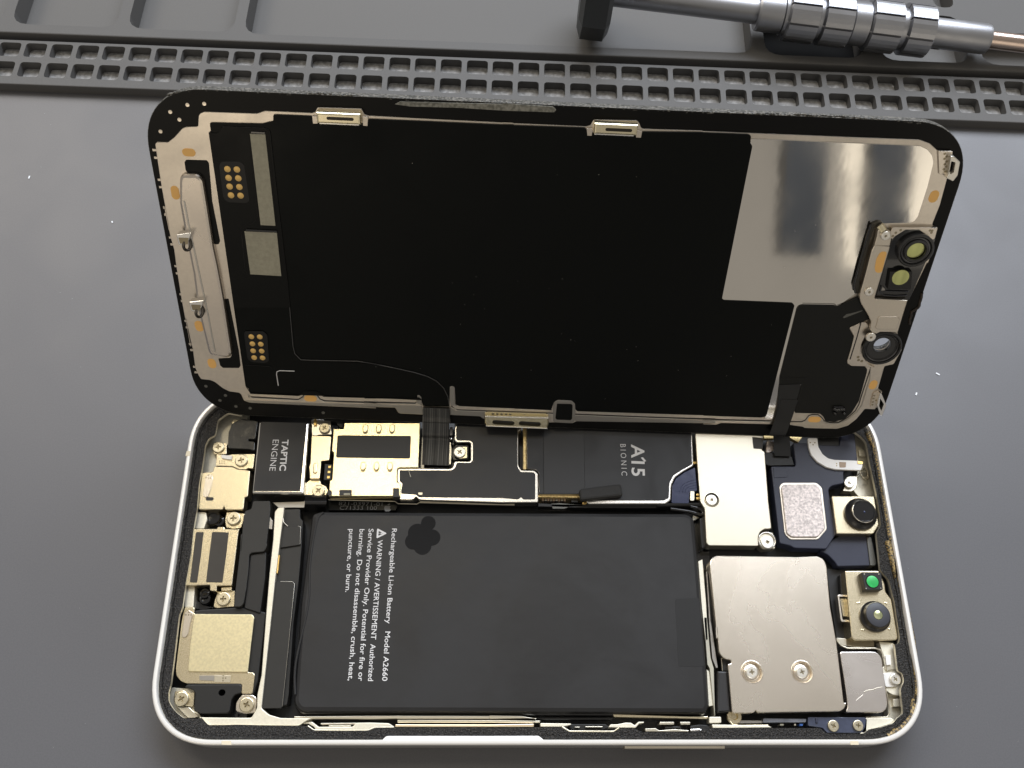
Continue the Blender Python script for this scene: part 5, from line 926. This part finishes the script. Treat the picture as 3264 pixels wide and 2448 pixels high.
for p in [(69.15, 12.19), (69.19, 11.45), (69.88, 11.01), (69.29, 10.56), (69.38, 9.86)]: lathe('weld_dot', dp, [(.25, .68), (.22, .73), (.01, .72)], p, 'recess', 8)
plate('hook_loop', dp, [(69.66, 13.52), (70.13, 13.31), (71.84, 10.49), (71.72, 7.65), (71.15, 7.98), (69.92, 10.28)], .5, 1.7, 'chrome', .1, .15, [[(70.09, 12.27), (71.24, 10.81), (71.15, 9.04), (70.34, 10.3)]], hr=.15)
# dust on the foil
V = []; F = []
for _ in range(36):
    x, y = random.uniform(-38, 50), random.uniform(8, 60); l = random.uniform(.03, .07); b = len(V)
    V += [(x-l, y, .68), (x, y-l, .68), (x+l, y, .68), (x, y+l, .68)]; F.append((b, b+1, b+2, b+3))
o = me_obj('dust_specks', V, F, 'rail3', dp); o['kind'] = 'stuff'

# flat cables from the display down to the boards
def world_pt(u, v, n): return tuple((Euler([1.04409, 0.00462, -0.03173], 'XYZ').to_matrix() @ Vector((u, v, n)))+Vector([73.53, 63.885, 6.699]))
def cable(name, u0, v0, u1, x1, y1, z1, w, m, mid):
    R = Euler([1.04409, 0.00462, -0.03173], 'XYZ').to_matrix(); T = Vector([73.53, 63.885, 6.699])
    inv = lambda p: tuple(R.transposed() @ (Vector(p)-T))
    P = [(u0, v0, .85), (u0+(u1-u0)*.4, v0*.5, .95), (u1, 1.2, 1.2)]+[inv(q) for q in mid]+[inv((x1, y1, z1))]
    return ribbon(name, dp, bez(P, 7), (1, 0.0, 0), w, .18, m)
a0, a1 = (-24.51, 5.68), (-18.88, 5.95); b0, b1 = (48.99, 55.6), (54.59, 55.54); m0, m1 = (48.83, 65.24), (54.63, 65.09); k0, k1 = (48.88, 62.05), (54.61, 62.04)
cable('display_cable', (a0[0]+a1[0])/2-.05, 4.6, (a0[0]+a1[0])/2+.1, (b0[0]+b1[0])/2, b0[1], 5.2, k1[0]-k0[0], 'flex', [((m0[0]+m1[0])/2, m0[1], 8.6), ((k0[0]+k1[0])/2, k0[1], 7.4), ((b0[0]+b1[0])/2, b0[1]+5, 5.9)])
a0, a1 = (49.47, 7.34), (52.97, 7.51); b0, b1 = (124.34, 58.14), (127.71, 58.06); m0, m1 = (124.07, 64.9), (127.56, 65.03)
cable('sensor_cable', (a0[0]+a1[0])/2+.6, 10.5, (a0[0]+a1[0])/2-.2, (b0[0]+b1[0])/2, b0[1], 5.4, m1[0]-m0[0], 'flexm', [((m0[0]+m1[0])/2, m0[1], 8.6), ((b0[0]+b1[0])/2, b0[1]+7, 7.0)])
plate('sensor_cable', dp, [(48.98, 13.96), (52.97, 14.38), (53.36, 14.18), (53.39, 7.93), (53.2, 4.33), (53.39, 3.85), (50.01, 3.81), (49.7, 5.36), (49.69, 7.75)], .7, .86, 'flexm', .02, .1)

# ------------------------------------------------------------------ screwdriver lying across the trays
A3 = Vector((*(90.8, 186.49), 11.5)); B3 = Vector((*(199.36, 174.91), 8.2))
sd = thing('screwdriver', 'grey metal precision screwdriver with ridged grip lying across the trays', 'screwdriver', tuple(A3))
dirv = (B3-A3).normalized()
sd.rotation_euler = dirv.to_track_quat('X', 'Z').to_euler()
def along(s):   # where a photo column crosses the axis -> distance along the tool
    return s
LT = (B3-A3).length
def tfrac(px): return (px-130)/(2120-130)
# perspective-correct parameter along the axis
def tpos(X):
    lo, hi = -.2, 1.6
    for _ in range(40):
        mid = (lo+hi)/2; q = A3.lerp(B3, mid) if 0 <= mid <= 1 else A3+(B3-A3)*mid
        cv = Matrix.Identity(3)
        d = cam_inv @ (Vector(q)-cam_pos); xx = (1632+2987.39*d.x/-d.z-1820)*1.5319
        if xx < X: lo = mid
        else: hi = mid
    return lo*LT
cam_pos = Vector([62.8474, -11.9304, 192.7941]); cam_inv = Euler([0.432475, -0.026481, -0.002273], 'XYZ').to_matrix().transposed()
def turned(name, prof, m, n=40, flat=None, phase=0.0):
    V = []; F = []
    for r, x in prof:
        for k in range(n):
            t = 2*math.pi*k/n+phase; V.append((x, r*math.cos(t), r*math.sin(t)))
    for k in range(len(prof)-1):
        for i in range(n):
            j = (i+1) % n; F.append((k*n+j, k*n+i, (k+1)*n+i, (k+1)*n+j))
    F.append(tuple(range(n))); F.append(tuple(range((len(prof)-1)*n, len(prof)*n))[::-1])
    o = me_obj(name, V, F, m, sd, n > 12)
    if n > 12: o.data.set_sharp_from_angle(angle=math.radians(28))
    return o
x = {k: tpos(k) for k in (50, 75, 175, 205, 905, 925, 1030, 1045, 1195, 1212, 1355, 1360, 1435, 1440, 1590, 1615, 1745, 1760, 2015, 2030, 2300)}
turned('end_cap', [(9.2, x[50]), (12.2, x[50]+1.2), (12.2, x[205]-1.2), (10.0, x[205])], 'toolcap', 8, phase=math.radians(4))
turned('handle_shaft', [(3.2, x[175]), (3.25, x[905]-2), (3.35, x[905])], 'tool')
turned('collar', [(4.6, x[905]), (4.95, x[905]+.5), (4.95, x[1030]-.3), (4.7, x[1030])], 'tool')
turned('neck', [(5.3, x[1030]), (5.3, x[1355]), (5.6, x[1360]), (5.6, x[1435]), (5.3, x[1440]), (5.3, x[1745])], 'tool')
def grip(xa, xb, r0=6.6):
    # eight raised pads with slanted ends around the handle
    for k in range(8):
        t0 = 2*math.pi*k/8+math.radians(20)
        V = []
        for xx, rr in ((xa, r0-1.0), (xa+.35, r0), (xb-.35, r0), (xb, r0-1.0)):
            for j in range(5):
                t = t0+math.radians(2.5)+j*math.radians(40)/4; V.append((xx, rr*math.cos(t), rr*math.sin(t)))
        V += [(xx, 4.2*math.cos(t0+math.radians(tt)), 4.2*math.sin(t0+math.radians(tt))) for xx in (xa, xb) for tt in (2.5, 42.5)]
        F = [(r*5+j+1, r*5+j, (r+1)*5+j, (r+1)*5+j+1) for r in range(3) for j in range(4)]
        F += [(20, 0, 5, 10, 15, 22)[::-1], (21, 4, 9, 14, 19, 23), (20, 21, 4, 3, 2, 1, 0), (22, 23, 19, 18, 17, 16, 15)[::-1]]
        me_obj('grip_pad', V, F, 'tool', sd)
grip(x[1045], x[1195]); grip(x[1212], x[1355]); grip(x[1440], x[1590]); grip(x[1615], x[1745])
turned('sleeve', [(3.9, x[1745]), (3.9, x[2015]), (3.7, x[2030]), (2.5, x[2030]+.05)], 'tool')
turned('driver_shaft', [(2.3, x[2015]), (2.3, x[2300]+40)], 'bronze')
# a dimple screw on the sleeve and a ball detent on the collar, on the side facing down the bench
def on_side(name, X, ang, R, rr, m, m2):
    t = math.radians(ang); c = Vector((X, R*math.cos(t), R*math.sin(t))); nrm = Vector((0, math.cos(t), math.sin(t))); s = Vector((1, 0, 0)); u = nrm.cross(s)
    for nm, r, off, mm in ((name, rr, .03, m), (name, rr*.45, .06, m2)):
        V = [tuple(c+nrm*off+(s*math.cos(k*.4488)+u*math.sin(k*.4488))*r) for k in range(14)]+[tuple(c-nrm*.3+(s*math.cos(k*.4488)+u*math.sin(k*.4488))*r) for k in range(14)]
        me_obj(nm, V, [tuple(range(14))]+[(i, (i+1) % 14, 14+(i+1) % 14, 14+i) for i in range(14)], mm, sd)
on_side('set_screw', tpos(1795), 232, 3.9, 1.35, 'floor', 'tool'); on_side('ball_detent', tpos(960), 236, 4.95, .75, 'floor', 'chrome')

# ------------------------------------------------------------------ small pieces belong to the part they sit on
RULES = {'battery_lettering': 'battery', 'warning_triangle': 'battery', 'dark_patch': 'battery', 'label_patch': 'battery', 'battery_fold': 'battery', 'battery_skirt': 'battery',
 'motor_label': 'vibration_motor', 'motor_lettering': 'vibration_motor', 'slot': 'tray_shield port_module', 'embossed_slot': 'tray_shield', 'black_sticker': 'tray_shield connector_cover connector_shield',
 'plastic_clip': 'tray_shield', 'edge_contact': 'tray_shield', 'contact_spring': 'port_module speaker_base_plate', 'speaker_plate': 'speaker_base_plate', 'contact_pad': 'speaker_base_plate antenna_flex side_flex',
 'embossed_rib': 'cable_bracket', 'contact': 'board_connector', 'shield_film': 'board_shield', 'film_seam': 'board_shield', 'film_patch': 'board_shield', 'processor_lettering': 'board_shield', 'scratch': 'board_shield',
 'flex_trace': 'side_flex', 'screw_collar': 'connector_shield', 'collar_ring': 'connector_shield', 'embossed_mark': 'ear_speaker', 'speaker_pad_rim': 'ear_speaker', 'speaker_pad': 'ear_speaker', 'ear_speaker_step': 'ear_speaker',
 'brown_pad': 'antenna_flex', 'camera_lens': 'camera_housing', 'lens_ring': 'camera_housing lens_base sensor_plate', 'lens_glint': 'camera_housing', 'projector_block': 'camera_housing', 'projector_ring': 'camera_housing',
 'green_window': 'camera_housing', 'gold_dot': 'camera_housing', 'weld_bump': 'camera_housing', 'plug_core': 'flex_plug', 'pin': 'flex_plug', 'screw_dish': 'logic_cover', 'screw_washer': 'logic_cover', 'crease': 'battery_connector_cover',
 'flex_lettering': 'battery_flex', 'fruit_emblem': 'battery_flex', 'bracket_wall': 'antenna_bracket', 'antenna_break': 'side_frame', 'side_button': 'side_frame', 'sealant_bead': 'adhesive_gasket', 'glue_residue': 'adhesive_gasket',
 'spring_clip': 'stiffener_bar', 'clip_window': 'stiffener_bar', 'spring_hook': 'stiffener_bar', 'edge_highlight': 'stiffener_bar', 'burr': 'chassis_plate', 'weld_hole': 'glass_panel', 'chassis_opening': 'chassis_plate', 'chassis_finger': 'chassis_plate',
 'contact_panel': 'board_cover', 'gold_contact': 'board_cover', 'sticker_recess': 'board_cover', 'conductive_sticker': 'board_cover', 'sticker_edge': 'board_cover', 'cover_seam': 'board_cover', 'print_line': 'board_cover',
 'board_slit': 'sensor_board', 'board_edge_line': 'sensor_board', 'sensor_window': 'lens_base', 'window_block': 'lens_base', 'plastic_edge': 'lens_base', 'embossed_pad': 'sensor_bracket', 'bracket_post': 'sensor_bracket', 'tab_window': 'tab_frame',
 'adhesive_residue': 'glass_panel', 'camera_window': 'glass_panel', 'rail_ridge': 'chassis_plate', 'groove_shadow': 'chassis_plate', 'rail_shade': 'chassis_plate', 'plate_slot': 'sensor_plate', 'receiver_edge': 'receiver_wall', 'strip_glint': 'connector_strip'}
def bbox(o):
    X = [v.co for v in o.data.vertices]
    return min(v.x for v in X), max(v.x for v in X), min(v.y for v in X), max(v.y for v in X)
base = lambda o: o.name.split('.')[0]
allo = [o for o in C.objects if o.type == 'MESH' and o.parent in (ph, dp)]
bbs = {o.name: bbox(o) for o in allo}
for o in allo:
    r = RULES.get(base(o))
    if not r: continue
    b = bbs[o.name]; cx, cy = (b[0]+b[1])/2, (b[2]+b[3])/2; best = None
    for p in allo:
        if p.parent != o.parent or base(p) not in r.split(): continue
        q = bbs[p.name]; d = max(q[0]-cx, cx-q[1], 0)+max(q[2]-cy, cy-q[3], 0)
        k = (d, (q[1]-q[0])*(q[3]-q[2]))
        if best is None or k < best[0]: best = (k, p)
    if best and best[0][0] < .15 and base(best[1]) not in RULES: o.parent = best[1]

# ------------------------------------------------------------------ unseen stand, added so its two rods mirror as stripes in the plate
Rm = Euler([1.04409, 0.00462, -0.03173], 'XYZ').to_matrix(); Tm = Vector([73.53, 63.885, 6.699]); nn = Rm @ Vector((0, 0, 1))
st = thing('added_stand', 'made-up dark stand out of view, added so its two rods reflect as stripes in the bare steel plate', 'stand')
stripes = [(43.09, 63.19), (57.96, 63.86)]; xs = []
for k, (uu, vv) in enumerate(stripes):
    P0 = Rm @ Vector((uu, vv, .5))+Tm; d = (P0-cam_pos).normalized(); r = d-2*d.dot(nn)*nn
    t = (-95-P0.y)/r.y; q = P0+r*t; w = 15.0; xs.append(q.x)
    box('rod', st, q.x-w/2, q.x+w/2, -100, -90, 56, 400, 'post', .8)
box('crossbar', st, min(xs)-10, 420, -101, -89, 400, 412, 'post', 1)
box('column', st, 405, 420, -101, -89, 8, 400, 'post', 1)
box('foot', st, 370, 455, -140, -50, 0, 8, 'post', 2)
